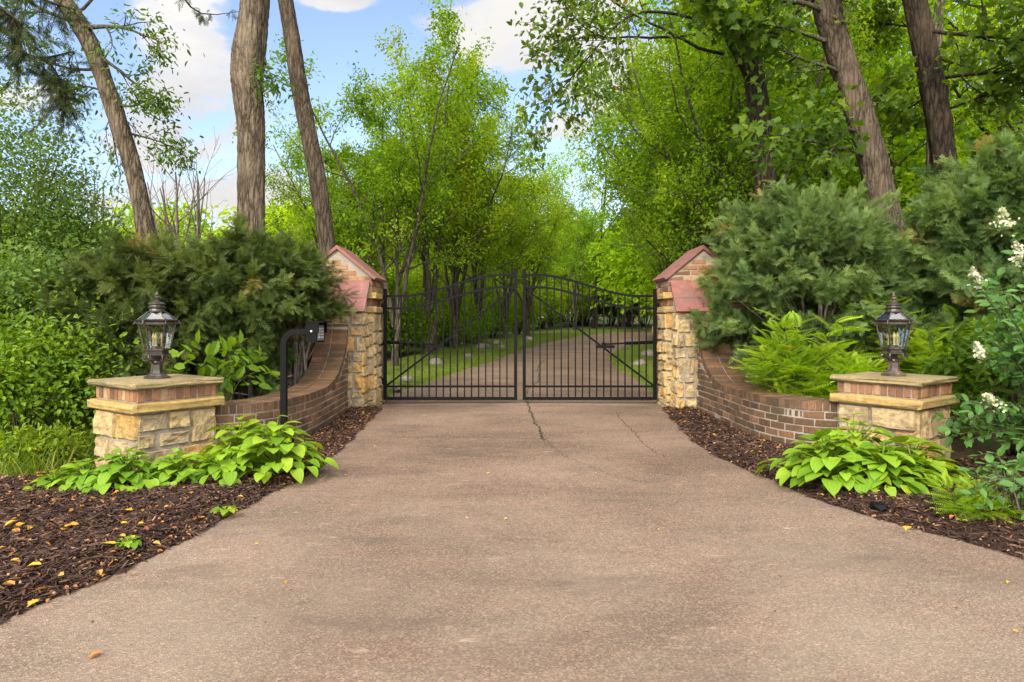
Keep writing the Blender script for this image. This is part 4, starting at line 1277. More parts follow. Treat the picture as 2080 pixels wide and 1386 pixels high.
big_tree('dark_upright_maple', 'dark almost black trunk with maple leaves, at the right between the junipers',
         [root(1935, 0, dE)] + W((1930, 520, dE), (1922, 410, dE), (1915, 320, dE), (1903, 230, dE), (1885, 130, dE), (1868, 50, dE), (1852, -40, dE), (1838, -200, dE), (1826, -400, dE), (1815, -640, dE)),
         [.26, .24, .235, .225, .215, .215, .20, .20, .17, .14, .1], 'bark_dark', 405,
         limbs=[(P(1872, 60, dE), P(1990, 60, dE - .9), 2.4, .045), (P(1895, 160, dE), P(2040, 150, dE - .6), 2.3, .04), (P(1905, 230, dE), P(2010, 200, dE - .4), 1.7, .03), (P(1855, -30, dE), P(2020, -60, dE - 1.6), 3.0, .05),
                (P(1868, 60, dE + .2), P(1790, 40, dE + 1.2), 1.6, .03), (P(1898, 180, dE + .2), P(1830, 250, dE + 1.5), 1.5, .03), (P(1880, 110, dE), P(1990, 130, dE + 1.5), 2.4, .04)],
         per=9, lsize=.135, cfg=MC)
dFo = 12.8
big_tree('dark_forked_oak', 'dark trunk with a low fork, above the left side of the large juniper',
         [root(1566, 0, dFo)] + W((1560, 480, dFo), (1552, 360, dFo), (1543, 250, dFo), (1532, 160, dFo), (1518, 80, dFo), (1505, 0, dFo), (1490, -120, dFo), (1470, -240, dFo), (1455, -420, dFo)),
         [.24, .215, .205, .20, .19, .19, .18, .16, .14, .11], 'bark_dark', 406,
         limbs=[(P(1535, 180, dFo), P(1430, 60, dFo - .5), 3.2, .08), (P(1470, 110, dFo - .3), P(1250, 60, dFo - 1), 3.9, .032), (P(1440, 70, dFo - .3), P(1210, 90, dFo - 1.2), 3.5, .03), (P(1520, 100, dFo), P(1640, 30, dFo - 1), 2.6, .05),
                (P(1420, 40, dFo - .3), P(1200, -10, dFo - 1), 3.8, .032)],
         leafmat='leaf_oak', tpl=LEAF6, per=15, lsize=.125, cfg=dict(lv=2, nch=[10, 5], st=[.35, .2], ang=[.65, .7], rat=[.40, .5], wob=[.1, .14, .15], trop=[.0, .0, -.03], leaflv=1, seg=.25))
dH = 17.0
big_tree('pale_trunk_tree', 'slim pale brown trunk standing behind the dark upright trunk',
         [root(1896, 0, dH)] + W((1895, 430, dH), (1893, 330, dH), (1897, 200, dH), (1905, 60, dH), (1915, -60, dH)), [.15, .14, .135, .13, .12, .10], 'bark_grey', 407, leafmat='leaf_bright', tpl=LEAF6, lsize=.2)
dG = 17.0
big_tree('slim_dark_tree', 'slim dark trunk between the forked oak and the leaning maple',
         [root(1682, 0, dG)] + W((1680, 330, dG), (1684, 200, dG), (1690, 80, dG), (1698, -60, dG)), [.13, .12, .11, .10, .08], 'bark_dark', 408, leafmat='leaf_wood', tpl=LEAF6, lsize=.2)
dG = 18.0
big_tree('slim_dark_tree', 'slim dark trunk just left of the forked oak, mostly hidden by leaves',
         [root(1496, 0, dG)] + W((1492, 330, dG), (1485, 200, dG), (1455, 90, dG), (1425, 10, dG), (1400, -60, dG)), [.19, .18, .17, .15, .13, .1], 'bark_dark', 409, leafmat='leaf_wood', tpl=LEAF6, lsize=.2)

# ---- bare saplings on the left
BC = dict(lv=2, nch=[6, 4], st=[.3, .3], ang=[.42, .5], rat=[.55, .5], wob=[.05, .09, .12], trop=[.03, .04, .03], leaflv=0, seg=.3)


def bare(seed, px, d, n, h, r, lab):
    t_ = Tree(seed); q_ = t_.r
    for i in range(n):
        a = q_.uniform(0, 6.28); s_ = .05 if n == 1 else q_.uniform(.15, .55)
        t_.branch((.05 * math.cos(a), .05 * math.sin(a), 0), (s_ * math.cos(a), s_ * .4 * math.sin(a), 1), h * q_.uniform(.75, 1.05), r * q_.uniform(.7, 1), 0, BC)
    o = t_.wood(Geo(), 6).build('bare_sapling', 'bark_bare', shade=True, label=lab, cat='bare tree', group='leafless saplings left of the gate')
    x = (px - CX) / F_PX * d; o.location = (x, d, g(x, d)); return o


bare(501, 325, 18, 1, 5.0, .10, 'leafless grey sapling standing right of the leaning trunk')
bare(502, 378, 17, 6, 4.8, .085, 'many-stemmed leafless sapling between the leaning and the wavy trunk')
bare(503, 222, 19, 2, 5.6, .075, 'leafless sapling just left of the leaning trunk')
bare(504, 165, 21, 2, 5.9, .08, 'leafless sapling farthest left, above the dense bush')


# ------------------------------------------------------------------ shrubs
def bush(name, seed, rx, ry, h, mat, tpl, n, size, label, cat='shrub', group=None, z0=.0, stems=14, lumps=9, spread=.10, bark='bark_twig', dens=1.5, tuft=14):
    """leaves set on many short twigs over a lumpy outline"""
    q_ = np.random.default_rng(seed)
    o = empty(name, (0, 0, 0), 0, label, cat, group)
    ld = nrm(q_.normal(0, 1, (lumps, 3)) * [1, 1, .7] + [0, 0, .25]); la = q_.uniform(.12, .36, lumps)
    nt_ = max(8, n // tuft)
    d = nrm(q_.normal(0, 1, (nt_, 3)) + [0, 0, .25])
    d[:, 2] = np.where(d[:, 2] < -.45, -d[:, 2], d[:, 2])
    rr = .74 + (np.exp(6 * (d @ ld.T - 1)) * la).sum(1)
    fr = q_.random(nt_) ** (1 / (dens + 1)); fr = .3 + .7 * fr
    c = d * (rr * fr)[:, None] * [rx, ry, h * .52] + [0, 0, h * .48 + z0]
    c[:, 2] = np.maximum(c[:, 2], .06)
    pos = (c[:, None] + q_.normal(0, spread, (nt_, tuft, 3))).reshape(-1, 3)
    ax = np.repeat(d, tuft, 0)
    dr = ax * .8 + q_.normal(0, .6, pos.shape) + [0, 0, -.25]
    A = frames(dr, nrm(ax * .5 + [0, 0, .7] + q_.normal(0, .4, pos.shape)))
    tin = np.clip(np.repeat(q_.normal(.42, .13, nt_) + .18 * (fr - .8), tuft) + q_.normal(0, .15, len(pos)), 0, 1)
    pos[:, 2] = np.maximum(pos[:, 2], .03)
    gm = Geo()
    for i in range(stems):
        j = q_.integers(nt_); e_ = c[j]
        b_ = np.array([e_[0] * .15, e_[1] * .15, 0])
        m_ = (b_ + e_) / 2 + np.array([-.1 * e_[0], -.1 * e_[1], .15 * h])
        gm.tube(spline([b_, m_, e_], 9), np.linspace(.022, .005, 9) * max(.6, h / 1.8), 5, q_.random())
    gm.build('stems', bark, o, shade=True)
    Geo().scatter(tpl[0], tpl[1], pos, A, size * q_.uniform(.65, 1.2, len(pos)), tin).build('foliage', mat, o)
    return o


def put(o, px, d, rz=0, sc=1.0):
    x = (px - CX) / F_PX * d; ground_at(o, x, d, -.02); o.rotation_euler = (0, 0, rz); o.scale = (sc,) * 3 if not hasattr(sc, '__len__') else sc
    return o


# juniper sprays
def spray_tpl(seed, n=9):
    q_ = np.random.default_rng(seed); V = []; F = []; tl = []
    ax = lambda s_: np.array([.05 * math.sin(s_ * 2), s_, -.16 * s_ * s_])
    for i in range(n):
        s_ = .08 + .9 * i / n
        for sd in (-1, 1):
            b = ax(s_); L_ = (.50 * (1 - .50 * s_)) * q_.uniform(.75, 1.2); an = q_.uniform(.5, .85)
            tip = b + L_ * np.array([sd * math.sin(an), math.cos(an), q_.uniform(-.28, .22)])
            pr = np.array([math.cos(an), -sd * math.sin(an), 0]) * .021
            k = len(V); m_ = b + (tip - b) * .55
            V += [b - pr * .5, m_ - pr, tip, m_ + pr, b + pr * .5]; F.append([k, k + 1, k + 2, k + 3, k + 4]); tl += [-.25, .0, .22, .0, -.25]
    k = len(V); V += [ax(.8) - [.03, 0, 0], ax(1.12), ax(.8) + [.03, 0, 0], ax(0) - [.012, 0, 0], ax(0) + [.012, 0, 0]]
    F2 = [[k + 3, k, k + 1, k + 2, k + 4]]; tl += [.1, .25, .1, -.3, -.3]
    return np.array(V), [np.array(F), np.array(F2)], np.array(tl)


SPR = spray_tpl(1)


def juniper(name, seed, rx, ry, h, mat, label, n_tuft=420, per=15, size=.24, clip=None, droop=.25, up=.35, group=None, lumps=11, low=-.5, stems=26, cat='juniper'):
    size *= .58; per = int(per * 2.6); L0 = .34
    q_ = np.random.default_rng(seed)
    o = empty(name, (0, 0, 0), 0, label, cat, group)
    ld = nrm(q_.normal(0, 1, (lumps, 3)) + [0, 0, .3]); la = q_.uniform(.15, .42, lumps)
    d = nrm(q_.normal(0, 1, (n_tuft, 3)) + [0, 0, .2]); d[:, 2] = np.where(d[:, 2] < low, -d[:, 2], d[:, 2])
    rr = .80 + np.minimum(.34, (np.exp(7 * (d @ ld.T - 1)) * la).sum(1))
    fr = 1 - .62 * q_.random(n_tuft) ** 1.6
    c = d * (rr * fr)[:, None] * [rx, ry, h * .5] + [0, 0, h * .47]
    c[:, 2] = np.maximum(c[:, 2], .08)
    bd = nrm(d * [1, 1, .5] + [0, 0, up] + q_.normal(0, .3, d.shape))
    # every tuft is a curved bough tip carrying sprays
    L_ = L0 * q_.uniform(.6, 1.4, n_tuft)
    tt = q_.random((n_tuft, per)) ** .8
    pos = c[:, None] + bd[:, None] * (tt * L_[:, None])[..., None]; pos[..., 2] -= droop * .5 * (tt * L_[:, None]) ** 1.2
    pos = (pos + q_.normal(0, .035, pos.shape)).reshape(-1, 3)
    dr = (bd[:, None] * .9 + q_.normal(0, .48, (n_tuft, per, 3)) + np.array([0, 0, -droop])).reshape(-1, 3)
    A = frames(dr, nrm(np.repeat(d, per, 0) * .6 + [0, 0, .6] + q_.normal(0, .35, pos.shape)))
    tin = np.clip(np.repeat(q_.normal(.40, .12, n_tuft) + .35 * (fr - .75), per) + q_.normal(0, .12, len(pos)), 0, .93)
    tin = np.where(np.repeat(q_.random(n_tuft) < .022, per), 1.0, tin)           # browned tips
    # long leader shoots break the outline
    ns_ = n_tuft // 9; sd_ = nrm(q_.normal(0, 1, (ns_, 3)) + [0, 0, .55]); sd_[:, 2] = np.abs(sd_[:, 2])
    sb_ = sd_ * [rx * .9, ry * .9, h * .45] + [0, 0, h * .47]; m_ = 26
    tq = q_.random((ns_, m_)); l_ = q_.uniform(.30, .62, (ns_, 1))
    sp = (sb_[:, None] + sd_[:, None] * [1, 1, .8] * (tq * l_)[..., None]); sp[..., 2] += (.12 - droop * .5) * (tq * l_) ; sp = (sp + q_.normal(0, .02, sp.shape)).reshape(-1, 3)
    pos = np.concatenate([pos, sp]); dr = np.concatenate([dr, (sd_[:, None] + q_.normal(0, .5, (ns_, m_, 3))).reshape(-1, 3)])
    A = np.concatenate([A, frames(dr[-len(sp):], nrm(q_.normal(0, .6, sp.shape) + [0, 0, .7]))]); tin = np.concatenate([tin, np.clip(q_.normal(.66, .12, len(sp)), 0, .93)])
    if clip is not None:
        kp_ = clip(pos); pos, A, tin = pos[kp_], A[kp_], tin[kp_]
    pos[:, 2] = np.maximum(pos[:, 2], .05)
    gm = Geo()
    for i in range(stems):
        e_ = c[q_.integers(n_tuft)]
        b_ = np.array([e_[0] * .12 + q_.normal(0, .06), e_[1] * .12 + q_.normal(0, .06), 0])
        m_ = (b_ + e_) / 2 + np.array([-.12 * e_[0], -.12 * e_[1], .08 * h])
        gm.tube(spline([b_, m_, e_ * 1.04], 10), np.linspace(.035, .006, 10), 5, q_.random())
    gm.build('stems', 'bark_bare', o, shade=True)
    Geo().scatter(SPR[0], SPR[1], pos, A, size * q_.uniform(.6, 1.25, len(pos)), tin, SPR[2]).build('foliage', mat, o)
    return o


o = juniper('juniper_shrub', 601, 1.1, .8, 2.15, 'juniper_dark', 'spreading dark olive juniper behind the left stone pillar', 430, 16, .25, droop=.35, up=.15, lumps=12)
put(o, 325, 8.7)
xw = (505 - CX) / F_PX * 9.0
o = juniper('juniper_shrub', 602, .84, .7, 2.3, 'juniper_dark', 'spreading dark green juniper behind the left brick wall, touching the left pier', 420, 16, .25, droop=.35, up=.15, lumps=12,
            clip=lambda p_: (p_[:, 0] + xw < -2.95) | (p_[:, 2] > 1.42))
put(o, 505, 9.0)
xw3 = (598 - CX) / F_PX * 9.4
o = juniper('juniper_shrub', 603, .34, .45, 2.25, 'juniper_dark', 'narrow dark juniper reaching in front of the red cap of the left pier', 150, 16, .22, droop=.3, up=.2, clip=lambda p_: (p_[:, 0] + xw3 < -2.95) | (p_[:, 2] > 1.40))
put(o, 598, 9.4)
o = juniper('juniper_shrub', 604, 1.25, 1.0, 3.05, 'juniper_blue', 'large rounded blue-green juniper behind the right brick wall', 640, 17, .25, droop=.12, up=.35, lumps=14)
put(o, 1662, 9.55)
o = juniper('juniper_shrub', 605, 1.0, 1.0, 3.5, 'juniper_blue', 'tall blue-green juniper at the right edge behind the lantern', 620, 17, .26, droop=.3, up=.25, lumps=13)
put(o, 2040, 8.8)
o = juniper('juniper_shrub', 606, .55, .6, 2.0, 'juniper_blue', 'blue-green juniper filling the gap between the two larger right junipers', 240, 16, .24, droop=.2, up=.3)
put(o, 1860, 9.6)

# broadleaf bushes on the left
put(bush('dense_bush', 611, 1.35, 1.2, 4.25, 'leaf_bush', DIA, 24000, .085, 'tall dense small-leaved bush at the left edge', tuft=20, spread=.27, lumps=22, dens=.7), 20, 12.4)
put(bush('dense_bush', 612, .75, .8, 3.1, 'leaf_bush', DIA, 12000, .08, 'smaller dense small-leaved bush between the tall bush and the left juniper', tuft=20, spread=.24, lumps=16, dens=.7), 165, 12.4)
put(bush('leafy_bush', 613, .95, .9, 2.1, 'leaf_bush', LEAF6, 8500, .085, 'leafy bush at the left edge, level with the left lantern', tuft=16, spread=.21, lumps=16, dens=.8), 20, 8.4)
put(bush('leafy_bush', 614, .85, .8, 1.25, 'leaf_under', LEAF6, 7500, .07, 'low bright leafy bush at the left edge above the grass', tuft=16, spread=.20, lumps=16, dens=.8), 50, 7.4)
put(bush('leafy_bush', 615, .7, .8, 1.75, 'leaf_bush', LEAF6, 6500, .08, 'leafy bush in the gap left of the left stone pillar', tuft=16, spread=.20, lumps=16, dens=.8), 175, 8.7)
# seedling with large leaves behind the left wall
put(bush('viburnum_seedling', 616, .52, .35, .95, 'leaf_under', LEAF6, 110, .165, 'young shrub with large pointed leaves between the left pillar and the keypad post', tuft=5, spread=.09, stems=7, dens=3), 440, 7.55)
bpy.data.objects['viburnum_seedling'].location.z += .28

# undergrowth beyond the gate
ug = bush('undergrowth_bush', 621, 1.5, 1.2, 2.0, 'leaf_verge', LEAF6, 8000, .105, 'x', 'shrub', 'undergrowth beyond the gate', tuft=16, spread=.18)
us = [(812, 21.2, .72, 'low leafy bush between the first and second verge trees'), (902, 24.0, .78, 'low leafy bush between the second and third verge trees'), (950, 26.5, .82, 'low leafy bush between the third and fourth verge trees'), (1000, 30, .85, 'low leafy bush left of the meeting posts behind the verge trees'), (1048, 33.5, .9, 'low leafy bush behind the two verge trees at the meeting posts'), (1000, 58, 2.0, 'large bush closing the view far left of the meeting posts'), (1075, 60, 2.1, 'large bush closing the view far behind the meeting posts'), (1140, 58, 2.0, 'large bush closing the view far right of the meeting posts'), (765, 21.2, 1.15, 'leafy bush behind the nearest slender tree, left of the left gate leaf'), (838, 25.2, 1.3, 'leafy bush behind the verge trees through the left gate leaf'), (900, 29.5, 1.4, 'second leafy bush behind the verge trees through the left gate leaf'),
      (955, 34, 1.5, 'leafy bush just left of the meeting posts, beyond the verge'), (1100, 42.5, 1.2, 'leafy bush past the bend, seen just right of the meeting posts'), (1160, 46, 1.3, 'leafy bush past the bend, through the middle of the right leaf'),
      (1240, 48, 1.3, 'leafy bush past the bend, right of the middle of the right leaf'), (1310, 47, 1.3, 'leafy bush past the bend next to the right pier'), (1385, 36, 1.4, 'leafy bush on the bend hidden behind the right pier'),
      (735, 19.5, 1.1, 'leafy bush behind the left pier'), (655, 20, 1.3, 'leafy bush behind the straight trunk'), (560, 22, 1.5, 'leafy bush between the wavy and the straight trunk'), (1010, 39, 1.6, 'leafy bush behind the meeting posts'), (1060, 42, 1.6, 'low leafy bush filling the gap right behind the meeting posts'), (1205, 49, 1.4, 'leafy bush past the bend between two slender trunks'), (1275, 50, 1.5, 'leafy bush past the bend beside the farthest slender trunk'), (1340, 49, 1.5, 'leafy bush past the bend hidden by the right pier edge'), (940, 40, 1.5, 'large leafy bush far behind the verge row'), (830, 34, 1.6, 'large leafy bush far behind the nearest verge trees')]
q = np.random.default_rng(8)
for i, (px, d, sc, lab) in enumerate(us):
    o = ug if i == 0 else dup(ug)
    o['label'] = lab
    put(o, px, d, q.uniform(0, 6), sc)

ub = bush('understorey_bush', 622, 2.2, 1.8, 4.4, 'leaf_bright', LEAF6, 9000, .20, 'x', 'tree', 'bright understorey trees in the background', tuft=16, spread=.26, lumps=14)
UB = [(1180, 50, 1.5, 'bright understorey tree closing the view above the far bend, right of the meeting posts'), (1060, 54, 1.6, 'bright understorey tree closing the view behind the meeting posts'), (960, 50, 1.5, 'bright understorey tree far behind the left gate leaf'),
      (870, 46, 1.4, 'bright understorey tree far behind the nearest verge tree'), (780, 42, 1.3, 'bright understorey tree far behind the left pier'), (690, 40, 1.1, 'bright understorey tree far behind the straight trunk'), (1270, 46, 1.5, 'bright understorey tree far behind the right gate leaf'),
      (1360, 38, 1.5, 'bright understorey tree far behind the right pier'), (1130, 60, 2.0, 'tall bright understorey tree in the dip between the crowns above the gate'), (1450, 30, 1.4, 'bright understorey tree far behind the left side of the large juniper'), (1560, 26, 1.3, 'bright understorey tree behind the forked oak'),
      (1660, 23, 1.35, 'bright understorey tree between the forked oak and the leaning maple'), (1830, 22, 1.45, 'bright understorey tree between the leaning maple and the dark maple'), (1950, 21, 1.2, 'bright understorey tree right of the dark maple'), (2070, 19, 1.2, 'bright understorey tree at the right edge above the juniper'),
      (1740, 30, 2.0, 'tall bright understorey tree deep behind the leaning maple'), (1990, 30, 2.0, 'tall bright understorey tree deep at the right edge')]
for i, (px, d, sc, lab) in enumerate(UB):
    o = ub if i == 0 else dup(ub)
    o['label'] = lab
    put(o, px, d, q.uniform(0, 6), sc)

# small yellow-green saplings behind the trunks on the left
sp_, _ = make_tree('sapling', 625, [((0, 0, 0), (.05, 0, 1), 4.2, .05), ((0, 0, .2), (-.3, .1, 1), 3.4, .04)], dict(lv=1, nch=[14], st=[.1], ang=[.95], rat=[.36], wob=[.05, .12], trop=[.02, .03], leaflv=0), 'leaf_verge', LEAF6, 26, .12, 'bark_twig',
                   'yellow-green sapling between the wavy and the straight trunk', 'tree', 'yellow-green saplings on the left', spread=.14)
put(sp_, 590, 15.5, 0, .8)
o = dup(sp_, label='yellow-green sapling right behind the straight trunk'); put(o, 655, 17.5, 2, 1.0)
o = dup(sp_, label='yellow-green sapling left of the wavy trunk above the juniper'); put(o, 425, 21, 4, .85)


# drooping conifer whose boughs hang into the upper left corner
def boughs(o, specs, seed, mat='conifer_dark'):
    q_ = np.random.default_rng(seed); gm = Geo(); fo = Geo()
    for ctrl, r0 in specs:
        pts = spline(ctrl, 30); gm.tube(pts, np.linspace(r0, .006, 30), 5)
        m = 46; i = q_.integers(6, 30, m); pos = pts[i]
        d = nrm(q_.normal(0, .5, (m, 3)) + [0, 0, -.75]); L_ = q_.uniform(.15, .55, m)
        for a, b_, l_ in zip(pos, d, L_):
            e_ = a + b_ * l_ + [0, 0, -.1 * l_]; gm.tube(np.array([a, (a + e_) / 2 + [0, 0, .02], e_]), [.005, .004, .002], 3, cap=False)
            n_ = 8; tq = q_.random((n_, 1)); pp = a * (1 - tq) + e_ * tq
            dd = nrm(b_ * .8 + q_.normal(0, .5, (n_, 3)))
            fo.scatter(SPR[0], SPR[1], pp, frames(dd, nrm(q_.normal(0, 1, (n_, 3)))), q_.uniform(.07, .15, n_), np.clip(q_.normal(.42, .15, n_), 0, .95), SPR[2])
    gm.build('trunk', 'bark_dark', o, shade=True); fo.build('crown', mat, o)


dK = 8.0
o = empty('conifer_tree', (0, 0, 0), 0, 'dark conifer with drooping boughs hanging into the upper left corner', 'conifer')
kx = P(-420, 0, dK)
boughs(o, [(([kx[0], dK, g(kx[0], dK)], [kx[0] + .1, dK, 3], [kx[0], dK, 6], [kx[0], dK, 9]), .16),
           (([kx[0], dK, 4.6], P(-200, 30, dK), P(0, 60, dK), P(35, 100, dK), P(80, 118, dK), P(150, 105, dK)), .05),
           (([kx[0], dK, 5.4], P(-150, -90, dK), P(0, -40, dK), P(90, 0, dK), P(150, 20, dK)), .05),
           (([kx[0], dK, 4.9], P(-150, -20, dK - .4), P(-30, 0, dK - .4), P(20, 30, dK - .4), P(45, 50, dK - .4)), .04),
           ((P(80, 118, dK), P(110, 140, dK), P(125, 180, dK), P(128, 205, dK)), .015)], 71)
o = empty('conifer_branch_tree', (0, 0, 0), 0, 'dark conifer whose thin twig tip hangs in beside the wavy trunk at the top', 'conifer')
dL = 8.5; k2 = np.array([-4.6, 8.5, 0])
q_ = np.random.default_rng(3); gm = Geo(); fo = Geo()
gm.tube(np.array([[-5.0, 8.0, g(-5.0, 8.0)]]) * 0 + np.array([P(300, -600, dL), P(330, -200, dL), P(360, -20, dL), P(388, 15, dL), P(410, 28, dL), P(440, 30, dL), P(486, 24, dL)]), [.06, .03, .014, .011, .009, .006, .003], 5)
for a in (P(372, 0, dL), P(392, 18, dL), P(404, 28, dL), P(412, 34, dL), P(426, 30, dL), P(470, 26, dL)):
    n_ = 7; dd = nrm(q_.normal(0, .5, (n_, 3)) + [0, 0, -.5]); fo.scatter(SPR[0], SPR[1], np.repeat(a[None], n_, 0) + q_.normal(0, .02, (n_, 3)), frames(dd, nrm(q_.normal(0, 1, (n_, 3)))), q_.uniform(.07, .13, n_), np.full(n_, .4), SPR[2])
gm.build('trunk', 'bark_dark', o, shade=True); fo.build('crown', 'conifer_dark', o)


# ---- false spirea: feathery compound leaves
def frond_tpl(n=13, seed=0):
    V = []; F = []; tl = []
    ax = lambda s_: np.array([0, s_, .12 * s_ - .38 * s_ * s_])
    for i in range(n):
        s_ = .2 + .78 * i / (n - 1); L_ = .24 * math.sin(PI * (.22 + .68 * i / (n - 1))) + .04
        for sd in (-1, 1):
            b = ax(s_); tip = b + np.array([sd * L_ * .93, L_ * .36, -.16 * L_]); m_ = b * .55 + tip * .45; w_ = np.array([.0, .026, .0])
            k = len(V); V += [b, m_ - w_ + [0, 0, .012], tip, m_ + w_ + [0, 0, .012]]; F += [[k, k + 1, k + 2, k + 3]]; tl += [-.06, 0, .06, 0]
    k = len(V); b = ax(.97); V += [b, b + [-.05, .08, 0], b + [0, .2, -.05], b + [.05, .08, 0]]; F += [[k, k + 1, k + 2, k + 3]]; tl += [0, 0, .1, 0]
    k = len(V); V += [ax(0) - [.006, 0, 0], ax(0) + [.006, 0, 0], ax(.5) + [.006, 0, 0], ax(.5) - [.006, 0, 0], ax(1) + [.004, 0, 0], ax(1) - [.004, 0, 0]]
    F += [[k, k + 1, k + 2, k + 3], [k + 3, k + 2, k + 4, k + 5]]; tl += [.1] * 6
    return np.array(V), [np.array(F)], np.array(tl)


FRD = frond_tpl()


def spirea(seed, rx, ry, h, n, label, size=.30, group='bright feathery false spireas'):
    q_ = np.random.default_rng(seed); o = empty('false_spirea', (0, 0, 0), 0, label, 'shrub', group)
    n = int(n * 2.2); size *= 1.0; ns = n // 9; d = nrm(q_.normal(0, 1, (ns, 3)) + [0, 0, .35]); d[:, 2] = np.abs(d[:, 2])
    fr = 1 - .5 * q_.random(ns) ** 1.5
    lum = .8 + .35 * np.sin(3 * np.arctan2(d[:, 1], d[:, 0]) + seed) * .5 + q_.normal(0, .08, ns)
    tip = d * (fr * lum)[:, None] * [rx, ry, h] + [0, 0, .05]
    gm = Geo(); pos = []; dr = []; tn = []
    for k in range(ns):
        b_ = np.array([tip[k][0] * .2, tip[k][1] * .2, 0]); m_ = (b_ + tip[k]) / 2 + [0, 0, .1 * h]
        pts = spline([b_, m_, tip[k]], 9); gm.tube(pts, np.linspace(.007, .003, 9), 4, cap=False)
        a0 = q_.uniform(0, 6.28); bt = q_.normal(.45, .1) + .2 * (fr[k] - .75)
        for j in range(9):
            a = a0 + j * 2.4; p_ = pts[8] + (pts[5] - pts[8]) * (j / 9) * 1.3
            pos.append(p_); dr.append(np.array([math.cos(a), math.sin(a), q_.uniform(-.1, .75) * (1 - j / 12)]) + d[k] * .6); tn.append(np.clip(bt + q_.normal(0, .08) + (.5 if q_.random() < .012 else 0), 0, 1))
    pos = np.array(pos); dr = np.array(dr)
    ok_ = (pos[:, 2] > .68) | (pos[:, 0] > -.3) & (pos[:, 1] > -.42) | (h < .5); pos, dr = pos[ok_], dr[ok_]; tn = np.array(tn)[ok_]
    gm.build('stems', 'bark_twig', o, shade=True)
    Geo().scatter(FRD[0], FRD[1], pos, frames(dr, nrm(np.array([0, 0, 1.]) + q_.normal(0, .25, pos.shape))), size * q_.uniform(.65, 1.2, len(pos)), np.array(tn), FRD[2]).build('foliage', 'leaf_sorbaria', o)
    return o


put(spirea(631, .86, .55, 1.52, 480, 'bright yellow-green feathery shrub leaning over the right brick wall'), 1622, 8.1)
put(spirea(632, .55, .5, 1.25, 240, 'bright feathery shrub between the wall shrub and the right stone pillar'), 1720, 7.9)
put(spirea(633, .75, .6, 1.85, 330, 'taller feathery shrub directly behind the right lantern'), 1790, 8.75)
put(spirea(634, .6, .5, 1.7, 220, 'feathery shrub with yellowing leaves right of the right lantern'), 1905, 8.3)

# ---- hydrangea with white panicles
HYD = (np.array([[0, 0, 0], [-.22, .22, .03], [-.30, .5, .04], [-.17, .8, .02], [0, 1, -.07], [.17, .8, .02], [.30, .5, .04], [.22, .22, .03], [0, .5, -.03]]),
       [np.array([[0, 8, 2, 1], [8, 4, 3, 2], [0, 7, 6, 8], [8, 6, 5, 4]])])


def hydrangea(seed, label, tips, base, z0, n_leaf=13, flowers=(), size=.13, name='hydrangea', mat='leaf_hydrangea'):
    q_ = np.random.default_rng(seed); o = empty(name, tuple(base), 0, label, 'shrub'); base = np.asarray(base); gm = Geo(); pos = []; dr = []; tn = []; fl = Geo()
    for i, tp in enumerate(tips):
        e_ = np.asarray(tp) - base; b_ = np.array([q_.normal(0, .08), q_.normal(0, .08), 0]); m_ = (b_ + e_) / 2 + np.array([-.1 * e_[0], -.1 * e_[1], .22])
        pts = spline([b_, m_, e_], 24); gm.tube(pts, np.linspace(.009, .003, 24), 4)
        for j in range(n_leaf):
            i_ = 23 - int(15 * j / n_leaf); ax = nrm(pts[i_] - pts[i_ - 1]); a = j * 1.57 + i
            sd = nrm(np.cross(ax, [.2, .1, 1])); s2 = np.cross(ax, sd); dd = ax * .55 + sd * math.cos(a) + s2 * math.sin(a) * .7
            pos.append(pts[i_]); dr.append(dd + [0, 0, -.12]); tn.append(np.clip(q_.normal(.45, .16), 0, 1))
        if i in flowers:
            fl = Geo()
            n_ = 90; t_ = q_.random(n_); ax = nrm(pts[-1] - pts[-3] + [0, 0, .05]); c = e_ + ax * (t_ * .17)[:, None] + q_.normal(0, 1, (n_, 3)) * (.036 * (1.1 - t_))[:, None]
            A = frames(q_.normal(0, 1, (n_, 3)), nrm(q_.normal(0, .6, (n_, 3)) + [0, -.3, .6]))
            fl.scatter(np.array([[-.5, -.5, 0], [.5, -.5, 0.1], [.5, .5, 0], [-.5, .5, .1]]), [np.array([[0, 1, 2, 3]])], c, A, q_.uniform(.014, .026, n_), q_.random(n_))
            fl.tube(np.array([e_, e_ + ax * .09, e_ + ax * .19]), [.004, .003, .002], 4, .2)
            fl.build('flower_panicle', 'flower', o)
    pos = np.array(pos); dr = np.array(dr)
    gm.build('stems', 'bark_twig', o, shade=True)
    Geo().scatter(HYD[0], HYD[1], pos, frames(dr, nrm(np.array([0, -.25, 1.]) + q_.normal(0, .3, pos.shape))), size * q_.uniform(.6, 1.15, len(pos)), np.array(tn)).build('foliage', mat, o)
    return o


q = np.random.default_rng(77); hb_ = np.array([4.75, 6.0, g(4.75, 6.0)])
tips = [P(2045, 462, 5.6), P(1990, 580, 5.7), P(2075, 530, 5.5), P(2000, 725, 5.5), P(2020, 820, 5.35), P(1918, 850, 5.75), P(2078, 700, 5.3), P(2070, 590, 5.3)]
for i in range(62):
    px = q.uniform(1915, 2200); py = q.uniform(560, 900)
    if px < 1960 and py < 780: px += 70
    tips.append(P(px, py, q.uniform(5.25, 6.5)))
hydrangea(641, 'green hydrangea with white flower panicles at the right edge beside the right pillar', tips, hb_, 0, 17, (0, 1, 2, 3, 4), .105)
